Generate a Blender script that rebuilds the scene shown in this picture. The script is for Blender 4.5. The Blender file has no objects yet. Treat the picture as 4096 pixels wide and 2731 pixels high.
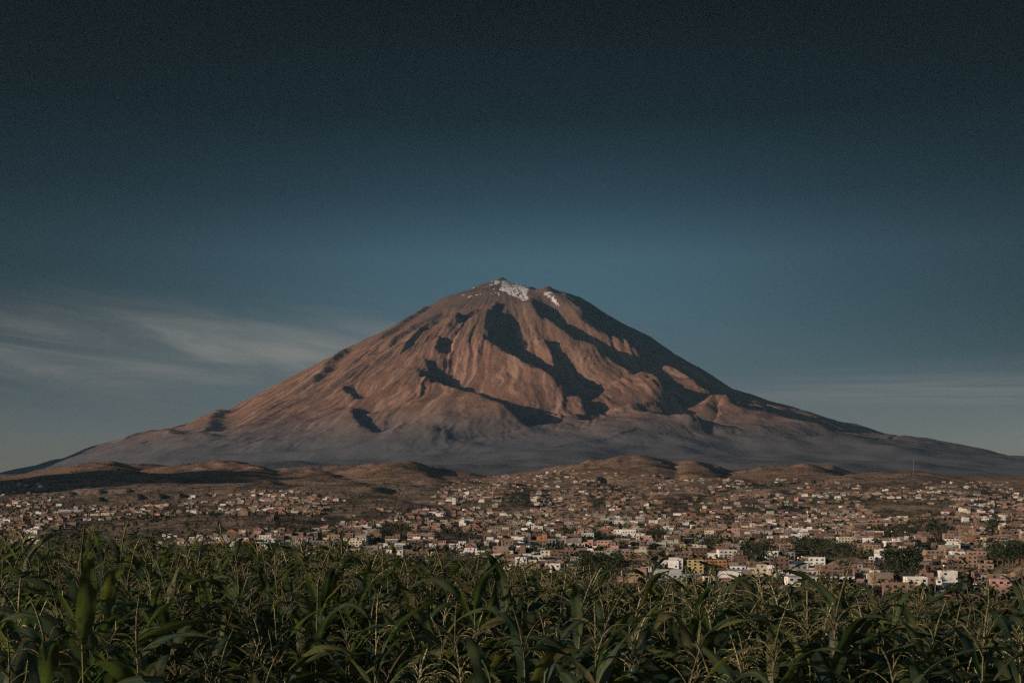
import bpy, bmesh, math, random
import numpy as np
from mathutils import Vector, Matrix
R = math.radians
C = bpy.context.scene.collection
SC = bpy.context.scene
F, CU, HV = 1200.0, 512.0, 525.0          # focal length, centre and eye level of a 1024-wide picture

# ------------------------------------------------------------------ camera
cam = bpy.data.cameras.new('camera'); cam_o = bpy.data.objects.new('camera', cam); C.objects.link(cam_o)
cam_o.location = (0, 0, 0); cam_o.rotation_euler = (R(90), 0, 0)
cam.sensor_width = 36; cam.lens = 36 * F / 1024; cam.shift_y = (HV - 341) / 1024
cam.clip_start = 0.3; cam.clip_end = 200000
SC.camera = cam_o

# ------------------------------------------------------------------ light
SUN_AZ, SUN_EL = 68.0, 11.0               # sun behind the camera, 68 degrees round to the left
sun = bpy.data.lights.new('sun', 'SUN'); sun_o = bpy.data.objects.new('sun', sun); C.objects.link(sun_o)
sun.energy = 5.0; sun.angle = R(0.5); sun.color = (1.0, 0.80, 0.62)
to_sun = Vector((-math.sin(R(SUN_AZ)) * math.cos(R(SUN_EL)), -math.cos(R(SUN_AZ)) * math.cos(R(SUN_EL)), math.sin(R(SUN_EL))))
sun_o.rotation_euler = to_sun.to_track_quat('Z', 'Y').to_euler()

HAZE = 1.05e-5
SKY_RAMP = [(0.0, (.52, .45, .54)), (.08, (.40, .385, .47)), (.13, (.29, .35, .41)), (.184, (.28, .40, .46)), (.2156, (.29, .41, .46)), (.2615, (.125, .20, .235)), (.32, (.03, .057, .058)), (.40, (.004, .006, .005)), (.6, (.004, .006, .006))]
w = bpy.data.worlds.new('World'); SC.world = w; w.use_nodes = True
nt = w.node_tree; nt.nodes.clear(); N = nt.nodes; L = nt.links
def node(t, **k):
    n = N.new(t)
    for a, b in k.items(): setattr(n, a, b)
    return n
sky = node('ShaderNodeTexSky', sky_type='NISHITA', sun_disc=False, sun_elevation=R(SUN_EL), sun_rotation=R(180 + SUN_AZ))
bg = node('ShaderNodeBackground'); bg.inputs[1].default_value = 0.1
out = node('ShaderNodeOutputWorld')
tc = node('ShaderNodeTexCoord'); sep = node('ShaderNodeSeparateXYZ'); L.new(tc.outputs['Generated'], sep.inputs[0])
def mth(op, a, b=None, c=None, clamp=False):
    n = node('ShaderNodeMath', operation=op, use_clamp=clamp)
    for i, x in enumerate((a, b, c)):
        if x is None: continue
        if isinstance(x, (int, float)): n.inputs[i].default_value = x
        else: L.new(x, n.inputs[i])
    return n.outputs[0]
def mixc(f, a, b, blend='MIX'):
    n = node('ShaderNodeMix', data_type='RGBA', blend_type=blend)
    for s_, x in ((n.inputs['Factor'], f), (n.inputs['A'], a), (n.inputs['B'], b)):
        if isinstance(x, (int, float)): s_.default_value = x
        elif isinstance(x, tuple): s_.default_value = x + (1,)
        else: L.new(x, s_)
    return n.outputs['Result']
def mapr(x, a, b, c=0.0, d=1.0):
    n = node('ShaderNodeMapRange', interpolation_type='SMOOTHSTEP')
    L.new(x, n.inputs[0])
    for i, q in zip((1, 2, 3, 4), (a, b, c, d)): n.inputs[i].default_value = q
    return n.outputs[0]
def ramp(fac, pts, interp='B_SPLINE'):
    n = node('ShaderNodeValToRGB'); n.color_ramp.interpolation = interp
    e = n.color_ramp.elements
    while len(e) < len(pts): e.new(0.5)
    for q, (p, c) in zip(e, pts): q.position = p; q.color = tuple(c) + (1,)
    L.new(fac, n.inputs[0]); return n.outputs[0]
# the deep dusk sky: nearly black overhead, a band of blue-grey light above the horizon, darkened to both sides like a lens vignette
gain = ramp(sep.outputs[2], SKY_RAMP, 'LINEAR')
az = mth('ARCTAN2', sep.outputs[0], sep.outputs[1])                # 0 straight ahead (north), positive to the east
vignette = mth('DIVIDE', 1.0, mth('ADD', 1.0, mth('MULTIPLY', mth('POWER', mth('ABSOLUTE', mth('DIVIDE', az, .28)), 2.4), mapr(sep.outputs[2], .06, .2))))
def vmul(c, f):
    n = node('ShaderNodeVectorMath', operation='SCALE'); L.new(c, n.inputs[0]); L.new(f, n.inputs['Scale']); return n.outputs[0]
west = mapr(mth('ABSOLUTE', az), 1.1, 2.2)                          # the bright half of the sky, where the sun goes down
dusk = mixc(1.0, sky.outputs[0], mixc(west, vmul(gain, vignette), (.50, .58, .66)), 'MULTIPLY')
# thin cirrus: two stretched noises in the direction's own azimuth and height
def cirrus(sx, sz, skew, seed, lo, hi, rough=0.6):
    cmb = node('ShaderNodeCombineXYZ')
    L.new(mth('MULTIPLY', az, sx), cmb.inputs[0])
    L.new(mth('ADD', mth('MULTIPLY', sep.outputs[2], sz), mth('MULTIPLY', az, skew)), cmb.inputs[1]); cmb.inputs[2].default_value = seed
    nz = node('ShaderNodeTexNoise'); nz.inputs['Scale'].default_value = 1; nz.inputs['Detail'].default_value = 7
    nz.inputs['Roughness'].default_value = rough; nz.inputs['Distortion'].default_value = 0.7; L.new(cmb.outputs[0], nz.inputs['Vector'])
    m = node('ShaderNodeMapRange', interpolation_type='SMOOTHSTEP'); m.inputs[1].default_value = lo; m.inputs[2].default_value = hi
    L.new(nz.outputs[0], m.inputs[0]); return m.outputs[0]
def hump(x, c, wd):                                                # a soft bump round a direction
    d = mth('DIVIDE', mth('SUBTRACT', x, c), wd); return mth('EXPONENT', mth('MULTIPLY', mth('MULTIPLY', d, d), -1.0))
band_w = mth('MULTIPLY', mth('MULTIPLY', hump(sep.outputs[2], 0.135, 0.030), hump(az, -0.24, 0.24)), mth('ADD', 0.25, cirrus(6, 42, 4.5, 3.1, 0.30, 0.78, .58)))
band_e = mth('MULTIPLY', mth('MULTIPLY', hump(sep.outputs[2], 0.103, 0.017), hump(az, 0.33, 0.2)), mth('ADD', 0.5, cirrus(4, 130, 3.0, 7.7, 0.40, 0.66)))
cl = mth('MINIMUM', mth('ADD', mth('MULTIPLY', band_w, 0.9), mth('MULTIPLY', band_e, 0.30)), 0.8)
final = mixc(cl, dusk, (2.6, 2.38, 2.15))
L.new(final, bg.inputs[0]); L.new(bg.outputs[0], out.inputs[0])
SC.cycles.use_denoising = False; SC.cycles.use_adaptive_sampling = False; SC.cycles.filter_width = 1.3
SC.view_settings.view_transform = 'Standard'; SC.view_settings.look = 'None'
SC.view_settings.exposure = 0; SC.view_settings.gamma = 1
SC.display_settings.display_device = 'sRGB'

# ------------------------------------------------------------------ helpers
rng = np.random.RandomState(7); rnd = random.Random(7)
_perm = np.random.RandomState(3).permutation(512); _gr = np.random.RandomState(4).rand(512) * 2 * np.pi
def perlin(x, y, seed=0):
    x = np.asarray(x, float); y = np.asarray(y, float)
    xi = np.floor(x).astype(int); yi = np.floor(y).astype(int); xf = x - xi; yf = y - yi
    u = xf ** 3 * (xf * (xf * 6 - 15) + 10); v = yf ** 3 * (yf * (yf * 6 - 15) + 10)
    def g(ix, iy):
        a = _gr[_perm[(_perm[(ix + seed * 37) & 511] + iy + seed * 11) & 511]]
        return np.cos(a) * (x - ix) + np.sin(a) * (y - iy)
    n00 = g(xi, yi); n10 = g(xi + 1, yi); n01 = g(xi, yi + 1); n11 = g(xi + 1, yi + 1)
    return ((n00 * (1 - u) + n10 * u) * (1 - v) + (n01 * (1 - u) + n11 * u) * v) * 1.5
def fbm(x, y, oct=5, seed=0, gain=.5):
    t = 0; a = 1
    for i in range(oct): t = t + a * perlin(x * 2 ** i + 17.3 * i, y * 2 ** i - 9.1 * i, seed + i); a *= gain
    return t
def sstep(a, b, t):
    t = np.clip((t - a) / (b - a), 0, 1); return t * t * (3 - 2 * t)
def tag(o, label=None, cat=None, group=None, kind=None):
    for k, v in (('label', label), ('category', cat), ('group', group), ('kind', kind)):
        if v: o[k] = v
    return o
def link(o, parent=None):
    C.objects.link(o)
    if parent is not None: o.parent = parent
    return o
def mesh_obj(name, verts, faces, mats=(), parent=None, mi=None, smooth=False):
    me = bpy.data.meshes.new(name); v = np.asarray(verts, np.float32).reshape(-1, 3)
    if isinstance(faces, np.ndarray):
        nf, k = faces.shape; ls = np.arange(nf, dtype=np.int32) * k; lv = faces.astype(np.int32).ravel()
    else:
        cnt = np.array([len(f) for f in faces], np.int32); nf = len(cnt); ls = np.concatenate(([0], np.cumsum(cnt)[:-1])).astype(np.int32)
        lv = np.fromiter((i for f in faces for i in f), np.int32)
    me.vertices.add(len(v)); me.vertices.foreach_set('co', v.ravel())
    me.loops.add(len(lv)); me.loops.foreach_set('vertex_index', lv)
    me.polygons.add(nf); me.polygons.foreach_set('loop_start', ls)
    if mi is not None: me.polygons.foreach_set('material_index', np.asarray(mi, np.int32))
    me.polygons.foreach_set('use_smooth', np.full(nf, bool(smooth)))
    for m in mats: me.materials.append(m)
    me.update(calc_edges=True)
    return link(bpy.data.objects.new(name, me), parent)
def grid_faces(nr, nc):
    a = np.arange(nr * nc).reshape(nr, nc)
    return np.stack([a[:-1, :-1], a[:-1, 1:], a[1:, 1:], a[1:, :-1]], -1).reshape(-1, 4)
def vattr(o, name, val):
    at = o.data.attributes.new(name, 'FLOAT', 'POINT'); at.data.foreach_set('value', np.asarray(val, np.float32).ravel())
def mat(name, col=None, rough=0.9):
    global nt, N, L
    m = bpy.data.materials.new(name); m.use_nodes = True; nt = m.node_tree; N = nt.nodes; L = nt.links
    b = N['Principled BSDF']; b.inputs['Roughness'].default_value = rough
    b.inputs['Specular IOR Level'].default_value = 0.2
    if col is not None: b.inputs['Base Color'].default_value = tuple(col) + (1,)
    return m, b
def noise(scale, detail=5, vec=None, rough=.55):
    n = node('ShaderNodeTexNoise'); n.inputs['Scale'].default_value = scale; n.inputs['Detail'].default_value = detail; n.inputs['Roughness'].default_value = rough
    if vec is not None: L.new(vec, n.inputs['Vector'])
    return n.outputs[0]
def attr(name):
    n = node('ShaderNodeAttribute', attribute_name=name); return n.outputs['Fac']
def objco(): return node('ShaderNodeTexCoord').outputs['Object']
def bump(b, h, dist, strength=1.0):
    n = node('ShaderNodeBump'); n.inputs['Distance'].default_value = dist; n.inputs['Strength'].default_value = strength
    L.new(h, n.inputs['Height']); L.new(n.outputs[0], b.inputs['Normal'])
def in_poly(px, py, poly):
    ins = np.zeros(px.shape, bool); n = len(poly)
    for i in range(n):
        x0, y0 = poly[i]; x1, y1 = poly[(i + 1) % n]
        if y0 == y1: continue
        c = ((y0 > py) != (y1 > py)) & (px < (x1 - x0) * (py - y0) / (y1 - y0) + x0); ins ^= c
    return ins

# ------------------------------------------------------------------ the volcano
XC, YC = -128.0, 17000.0
KL = [0, 140, 290, 540, 900, 1150, 1500, 1900, 2300, 2800, 3300, 3900, 4500, 5100, 5700, 6300, 6900, 7800, 9000, 11000, 14000]
ZL = [3494, 3457, 3412, 3285, 3150, 2989, 2785, 2562, 2360, 2075, 1795, 1459, 1209, 1047, 850, 646, 500, 400, 300, 200, 150]
KR = [0, 70, 180, 360, 520, 650, 900, 1200, 1500, 1800, 2150, 2500, 2800, 3300, 3900, 4500, 5200, 6000, 6700, 7500, 9000, 11000, 14000]
ZR = [3494, 3459, 3422, 3360, 3289, 3200, 3231, 3122, 2906, 2733, 2546, 2280, 2101, 1767, 1550, 1338, 1102, 930, 792, 650, 420, 240, 150]
def cone(x, y):
    dx = x - XC; r = np.hypot(dx, y - YC) + 1e-6; k = sstep(-.75, .75, dx / r)
    return np.interp(r, KL, ZL) * (1 - k) + np.interp(r, KR, ZR) * k
def onto_cone(u, v):                      # where a line of sight first meets the plain cone
    y = np.arange(8000., 17400., 8.); x = (u - CU) / F * y; d = cone(x, y) - (HV - v) / F * y
    i = np.argmax(d > 0) if (d > 0).any() else int(np.argmax(d))
    return x[i], y[i]
def A(pts): return [(375 + a * .14881, 262.5 + b * .14881) for a, b in pts]
def Z(pts): return [(437.5 + a * .0744, 270 + b * .0744) for a, b in pts]
def LF(pts): return [(a * .17007, 275 + b * .17007) for a, b in pts]
def RT(pts): return [(624 + a * .17007, 300 + b * .17007) for a, b in pts]
# crest line, height, width of its sunny left side, width of its steep right side, depth of the gully to the right
RIDGES = [
 (A([(785, 350), (755, 410), (712, 500), (716, 590), (800, 668), (900, 745), (1040, 815), (1180, 890), (1290, 950)]), 125, 480, 165, 150),
 (A([(1000, 240), (1050, 380), (1110, 440), (1200, 500), (1340, 600), (1450, 650), (1540, 710), (1650, 770), (1780, 845), (1900, 920), (2000, 970)]), 105, 340, 160, 115),
 (A([(815, 275), (790, 330), (775, 385)]), 30, 160, 60, 36),
 (A([(1095, 540), (1150, 625), (1200, 720), (1235, 800), (1300, 875)]), 75, 170, 90, 80),
 (A([(1245, 290), (1330, 375), (1420, 445)]), 55, 160, 90, 75),
 (A([(1040, 190), (1200, 300), (1350, 420), (1500, 530), (1640, 600), (1760, 660), (1860, 720)]), 125, 170, 240, 70),
 (A([(1880, 730), (2000, 770), (2130, 840), (2290, 910)]), 85, 240, 190, 80),
 (A([(215, 770), (300, 880), (430, 938), (560, 990), (690, 1020), (820, 1068), (1000, 1120)]), 115, 480, 160, 135),
 (A([(310, 700), (370, 770), (340, 810)]), 50, 200, 80, 60),
 (A([(560, 400), (548, 470)]), 40, 120, 70, 50), (A([(430, 560), (388, 660)]), 40, 130, 60, 55), (A([(470, 680), (450, 715)]), 30, 90, 60, 40),
 (A([(690, 340), (590, 400), (500, 490), (470, 530)]), 28, 120, 60, 30), (A([(390, 380), (270, 510), (150, 630)]), 30, 150, 60, 36),
 (A([(640, 290), (450, 340), (250, 450), (60, 590)]), 26, 140, 70, 30), (A([(390, 262), (200, 395), (0, 540)]), 24, 130, 60, 28),
 (A([(1330, 920), (1390, 960), (1375, 1020), (1330, 1060)]), 40, 130, 90, 40), (A([(1100, 985), (1200, 1035), (1270, 1050)]), 35, 120, 80, 40),
 (A([(1840, 850), (1900, 915), (1820, 1000)]), 60, 420, 220, 90), (A([(1560, 1000), (1700, 985), (1800, 1030)]), 40, 200, 120, 30),
 (A([(2190, 1000), (2260, 960), (2400, 1010)]), 70, 140, 130, 40),
 (RT([(455, 640), (530, 625), (700, 690), (880, 720), (1050, 770), (1200, 810)]), 75, 600, 300, 70),
 (RT([(0, 640), (180, 740), (330, 760), (450, 790)]), 60, 500, 300, 60),
 (RT([(1250, 850), (1420, 815), (1600, 840)]), 12, 700, 400, 10),
 (LF([(2050, 430), (1930, 520), (1850, 600), (1830, 650)]), 34, 160, 90, 45), (LF([(2020, 650), (2010, 700), (2040, 770)]), 30, 170, 90, 60),
 (LF([(2060, 810), (2050, 850), (2130, 930)]), 32, 200, 110, 60), (LF([(1290, 790), (1230, 850), (1200, 920)]), 30, 300, 140, 60),
 (LF([(1750, 650), (1560, 720), (1420, 770)]), 30, 160, 80, 36), (LF([(860, 920), (1000, 960), (1240, 975)]), 40, 300, 160, 30),
]
def ridge_offset(x, y, crest, h, wl, wr, g):
    P = [onto_cone(*p) for p in crest]
    # widen the search to a window round the crest only
    xs = [p[0] for p in P]; ys = [p[1] for p in P]; pad = 3.2 * max(wl, wr) + 200
    m = (x > min(xs) - pad) & (x < max(xs) + pad) & (y > min(ys) - pad) & (y < max(ys) + pad)
    X = x[m]; Y = y[m]
    if X.size == 0: return m, X
    best = np.full(X.shape, 1e9); s = np.zeros(X.shape); par = np.zeros(X.shape)
    ln = [math.hypot(P[i + 1][0] - P[i][0], P[i + 1][1] - P[i][1]) for i in range(len(P) - 1)]; tot = sum(ln); acc = 0
    for i in range(len(P) - 1):
        ax, ay = P[i]; bx, by = P[i + 1]; dx, dy = bx - ax, by - ay; l2 = dx * dx + dy * dy + 1e-6
        t = np.clip(((X - ax) * dx + (Y - ay) * dy) / l2, 0, 1); ex = X - ax - t * dx; ey = Y - ay - t * dy; d = np.hypot(ex, ey)
        side = np.sign(dx * (Y - ay) - dy * (X - ax))                  # + is left of the walk downhill
        # walking towards the camera (downhill) the viewer's right is on the walker's left
        nb = d < best; best = np.where(nb, d, best); s = np.where(nb, d * side, s); par = np.where(nb, (acc + t * ln[i]) / tot, par); acc += ln[i]
    if P[-1][1] > P[0][1]: s = -s
    fl = np.exp(-np.abs(s) / wl) * h
    fr = (h + g) * np.exp(-(s / wr) ** 2) - g * np.exp(-(s / (2.6 * wr)) ** 2)
    env = sstep(-.02, .16, par) * (1 - .9 * sstep(.84, 1.02, par)) + .0
    endfade = np.where((par <= 0) | (par >= 1), np.exp(-best / 90), 1)
    return m, np.where(s > 0, fr, fl) * np.maximum(env, .15) * endfade
def volcano_z(x, y):
    wx = x + 45 * fbm(x / 520, y / 520, 4, 5); wy = y + 45 * fbm(x / 520 + 40, y / 520, 4, 9)
    z = cone(x, y); r = np.hypot(x - XC, y - YC); th = np.arctan2(x - XC, -(y - YC))
    up = sstep(7500, 4200, r)
    off = np.zeros(x.shape)
    for rd in RIDGES:
        cr, h, wl, wr, g = rd; m, o = ridge_offset(wx, wy, cr, h * 1.5, wl * 1.1, wr * 1.25, g * 1.5); off[m] += o
    off *= sstep(150, 900, r)
    # fall-line gullies and crags
    rill = 1 - np.abs(fbm(th * 22 + .5 * fbm(x / 700, y / 700, 3, 2), r / 2600, 4, 21)) * 1.6
    patch = .25 + .9 * sstep(-.15, .45, fbm(x / 1100, y / 1500, 3, 25))
    off += (rill - .5) * 26 * patch * sstep(200, 1500, r) * up
    rill2 = 1 - np.abs(fbm(th * 60 + .6 * fbm(x / 400, y / 400, 3, 6), r / 1500, 3, 31)) * 1.6
    off += (rill2 - .5) * 9 * patch * sstep(300, 1500, r) * up
    off += 11 * fbm(x / 260, y / 260, 5, 40) * (0.35 + .65 * up) * sstep(50, 500, r)
    off += 55 * fbm(x / 1300, y / 1300, 3, 44) * sstep(2500, 6000, r)
    # the second summit to the right of a snowy saddle
    off += 60 * np.exp(-(((x - 560) / 190) ** 2 + ((y - YC + 120) / 260) ** 2)) - 95 * np.exp(-(((x - 395) / 75) ** 2 + ((y - YC + 150) / 800) ** 2))
    off += 25 * np.exp(-(((x + 150) / 70) ** 2 + ((y - YC + 20) / 90) ** 2))
    return z + off - 14 * sstep(7600, 7300, y)
ys = np.concatenate([np.arange(7300, 10000, 30), np.arange(10000, 17300, 15), np.arange(17300, 19500, 60), np.arange(19500, 24100, 300)])
xs = np.concatenate([np.arange(-11000, -7200, 100), np.arange(-7200, 7400, 15.5), np.arange(7400, 12500, 100)])
gx, gy = np.meshgrid(xs, ys); gz = volcano_z(gx, gy)
SNOW = [Z([(830, 130), (930, 130), (1060, 165), (1190, 185), (1235, 215), (1200, 330), (1235, 380), (1200, 400), (1150, 415), (1060, 370), (960, 320), (880, 275), (815, 265), (850, 220), (860, 150)]),
        Z([(690, 160), (830, 115), (830, 190), (770, 195), (760, 150)]), Z([(580, 235), (640, 212), (705, 215), (640, 236)]), Z([(680, 190), (740, 185), (740, 205), (680, 205)]),
        Z([(385, 362), (430, 345), (590, 310), (625, 305), (625, 322), (560, 325), (440, 362), (390, 370)]), Z([(685, 330), (740, 298), (820, 290), (835, 325), (815, 340), (800, 305), (740, 310)]),
        Z([(310, 340), (370, 318), (372, 330), (315, 347)]), Z([(455, 240), (500, 222), (480, 242)]), Z([(755, 255), (770, 210), (778, 210), (768, 258)]),
        Z([(1370, 265), (1430, 288), (1500, 275), (1570, 330), (1600, 400), (1670, 470), (1630, 485), (1540, 440), (1460, 350)]),
        Z([(1500, 280), (1540, 278), (1590, 345), (1560, 340)]), Z([(1560, 230), (1620, 245), (1760, 330), (1860, 405), (1800, 390), (1680, 320), (1600, 270)])]
pu = CU + gx / gy * F; pv = HV - gz / gy * F
snow = np.zeros(gx.shape)
for poly in SNOW: snow = np.maximum(snow, in_poly(pu + .5 * perlin(gx / 40, gy / 40, 3), pv + .5 * perlin(gx / 40, gy / 40, 8), poly))
for _ in range(1):
    snow[1:-1, 1:-1] = (snow[1:-1, 1:-1] * 2 + snow[:-2, 1:-1] + snow[2:, 1:-1] + snow[1:-1, :-2] + snow[1:-1, 2:]) / 6
vo = mesh_obj('volcano', np.stack([gx, gy, gz], -1), grid_faces(*gx.shape), smooth=True); vattr(vo, 'snow', snow)
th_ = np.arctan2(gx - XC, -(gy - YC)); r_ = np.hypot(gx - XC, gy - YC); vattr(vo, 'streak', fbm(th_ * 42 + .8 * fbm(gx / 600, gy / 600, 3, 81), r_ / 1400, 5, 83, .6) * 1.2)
tag(vo, kind='structure')
m, b = mat('volcano_rock', rough=1.0); b.inputs['Specular IOR Level'].default_value = 0
co = objco(); sp = node('ShaderNodeSeparateXYZ'); L.new(co, sp.inputs[0])
big = noise(.0011, 6, co); mid = noise(.006, 6, co, .6); fine = noise(.03, 5, co, .65)
c1 = mixc(mapr(big, .35, .65), (.19, .098, .064), (.235, .13, .088)); c1 = mixc(mapr(mid, .35, .7), c1, (.14, .080, .058))
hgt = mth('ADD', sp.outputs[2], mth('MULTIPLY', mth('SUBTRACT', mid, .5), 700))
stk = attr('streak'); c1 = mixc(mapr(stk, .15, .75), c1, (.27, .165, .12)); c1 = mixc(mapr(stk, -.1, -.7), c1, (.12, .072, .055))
c2 = mixc(mapr(hgt, 1900, 3250), c1, (.10, .068, .055))                # dark lava of the summit
c3 = mixc(mapr(hgt, 1350, 600), c2, (.122, .122, .134))                  # blue-grey of low haze and shade painted on the lower slopes
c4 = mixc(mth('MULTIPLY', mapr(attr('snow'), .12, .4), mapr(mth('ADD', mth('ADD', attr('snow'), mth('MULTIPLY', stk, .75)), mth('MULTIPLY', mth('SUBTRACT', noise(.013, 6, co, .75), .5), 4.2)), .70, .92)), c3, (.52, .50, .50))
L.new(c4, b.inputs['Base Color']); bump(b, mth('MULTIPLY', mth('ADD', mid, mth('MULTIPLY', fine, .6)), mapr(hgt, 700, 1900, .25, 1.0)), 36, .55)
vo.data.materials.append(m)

# high ground and an added hill far round to the left, outside the picture: their shadows lie across the left foot of the volcano and the left foothills
def off_hill(name, cx, cy, rx, ry, top, p):
    ux, uy = np.meshgrid(np.linspace(cx - 2 * rx, cx + 2 * rx, 70), np.linspace(cy - 2 * ry, cy + 2 * ry, 70))
    e = ((ux - cx) / rx) ** 2 + ((uy - cy) / ry) ** 2
    zz = top * np.exp(-e ** p) + .1 * top * fbm(ux / (rx * .7), uy / (rx * .7), 5, 70) * np.exp(-e * .8) + 20
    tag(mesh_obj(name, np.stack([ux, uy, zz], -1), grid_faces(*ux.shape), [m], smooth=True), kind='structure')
off_hill('massif', -9900, 12500, 2300, 1900, 1950, 1.6)
off_hill('added_hill', -4700, 3350, 760, 1300, 980, 1.6)  # added hill, never seen, shaped to throw shade on the left foothills

# ------------------------------------------------------------------ valley, town slope and foothills
DB = [0, 14, 24, 34, 60, 90, 140, 200, 300, 450, 700, 850, 1050, 1350, 1900, 2500, 3100, 3700, 4300, 5000, 5700, 6300, 7500, 9000]
ZB = [-2.92, -2.92, -2.92, -3.2, -8, -13, -21, -27, -33, -36, -35, -32, -26, -17, 0, 21, 52, 86, 125, 171, 214, 247, 300, 330]
# crest (u, v) seen from the camera, distance, how far it falls towards and away from the camera, slant of the crest line
HILLS = [
 ([(-60, 492), (20, 489), (60, 481), (110, 476.5), (160, 479), (195, 488), (220, 499)], 4700, 800, 500, .25),
 ([(-80, 472), (0, 481), (30, 476), (60, 472), (105, 462), (150, 463.5), (190, 469), (240, 480), (270, 487)], 6500, 420, 700, .35),
 ([(150, 478), (182, 469), (204, 464), (226, 460.5), (240, 462), (262, 469), (300, 479)], 6200, 380, 500, .5),
 ([(240, 482), (262, 472), (300, 467), (340, 466), (380, 464.5), (407, 461), (416, 463), (440, 467), (470, 472), (500, 479)], 5900, 330, 500, .3),
 ([(500, 482), (541, 473), (582, 463), (617, 455.5), (640, 455), (664, 458.5), (690, 462), (716, 464), (731, 470), (760, 478)], 6200, 360, 700, .3),
 ([(640, 482), (690, 472), (740, 476)], 5700, 500, 500, .4),
 ([(745, 482), (771, 472.5), (791, 465.5), (806, 462), (832, 464.5), (858, 475), (890, 482)], 5500, 240, 420, .4),
 ([(850, 482), (884, 474), (913, 471), (942, 476), (1024, 477.5), (1100, 478), (1180, 482)], 5300, 700, 900, .2),
 ([(440, 505), (470, 492), (500, 485), (540, 487), (575, 495), (620, 503)], 3750, 500, 500, .3),
 ([(855, 520), (880, 508), (905, 503), (925, 506), (950, 515)], 2650, 260, 300, .5),
 ([(620, 515), (655, 500), (690, 494), (725, 497), (755, 505), (800, 514)], 3250, 450, 450, .5),
 ([(40, 532), (120, 522), (200, 517), (260, 516), (310, 519), (360, 528)], 1880, 170, 500, .1),
 ([(395, 550), (425, 537), (450, 533), (480, 537), (520, 548)], 1380, 90, 160, .2),
 ([(825, 569), (842, 560), (858, 557), (878, 562), (895, 569)], 900, 50, 80, .3),
 ([(985, 582), (1004, 571), (1024, 564), (1060, 562)], 740, 50, 80, .2),
 ([(250, 520), (300, 508), (350, 505), (395, 510)], 2850, 300, 500, .3),
]
# spurs that come down from the foothills towards the town: (u, v, distance) along the crest, then width of the sunny and of the shaded side
SPURS = [
 ([(302, 467, 5900), (312, 470, 5500), (324, 476, 4800), (343, 484, 4000), (366, 490, 3550)], 420, 170),
 ([(352, 489, 3550), (366, 486.5, 3450), (377, 493, 3150), (371, 502, 2750), (358, 513, 2250)], 280, 130),
 ([(407, 460.5, 5900), (413, 470, 5300), (421, 483, 4000), (430, 492, 3300), (436, 500, 2900)], 400, 180),
 ([(226, 460, 6200), (240, 464, 5800), (252, 474, 4900), (256, 484, 4000), (252, 492, 3500)], 520, 190),
 ([(182, 468, 6300), (170, 475, 4900), (164, 487, 3750)], 420, 180), ([(110, 461.5, 6500), (118, 471, 5200), (124, 483, 4000)], 380, 180),
 ([(640, 455, 6200), (650, 459.5, 5900), (653, 467, 5400), (650, 475, 4800)], 560, 190),
 ([(692, 461, 6200), (699, 467, 5500), (698, 475, 4800)], 190, 160),
 ([(806, 462, 5500), (808, 469, 5100), (822, 474, 4800), (848, 477.5, 4500)], 400, 170),
 ([(913, 470.5, 5300), (905, 479, 4300), (890, 492, 3250), (880, 503, 2650)], 420, 200),
 ([(960, 483, 4100), (948, 494, 3150), (940, 506, 2550)], 260, 140),
 ([(690, 492, 3350), (672, 500, 2850), (655, 510, 2300)], 280, 140), ([(775, 487, 3700), (760, 496, 3050), (752, 506, 2550)], 250, 130), ([(500, 483, 4000), (512, 492, 3350), (520, 502, 2750)], 260, 130),
 ([(560, 472, 5200), (572, 482, 4200), (580, 492, 3400)], 300, 150), ([(455, 476, 5000), (468, 485, 4000), (474, 494, 3300)], 280, 140), ([(730, 476, 4800), (722, 484, 4000), (716, 492, 3400)], 280, 150),
]
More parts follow.
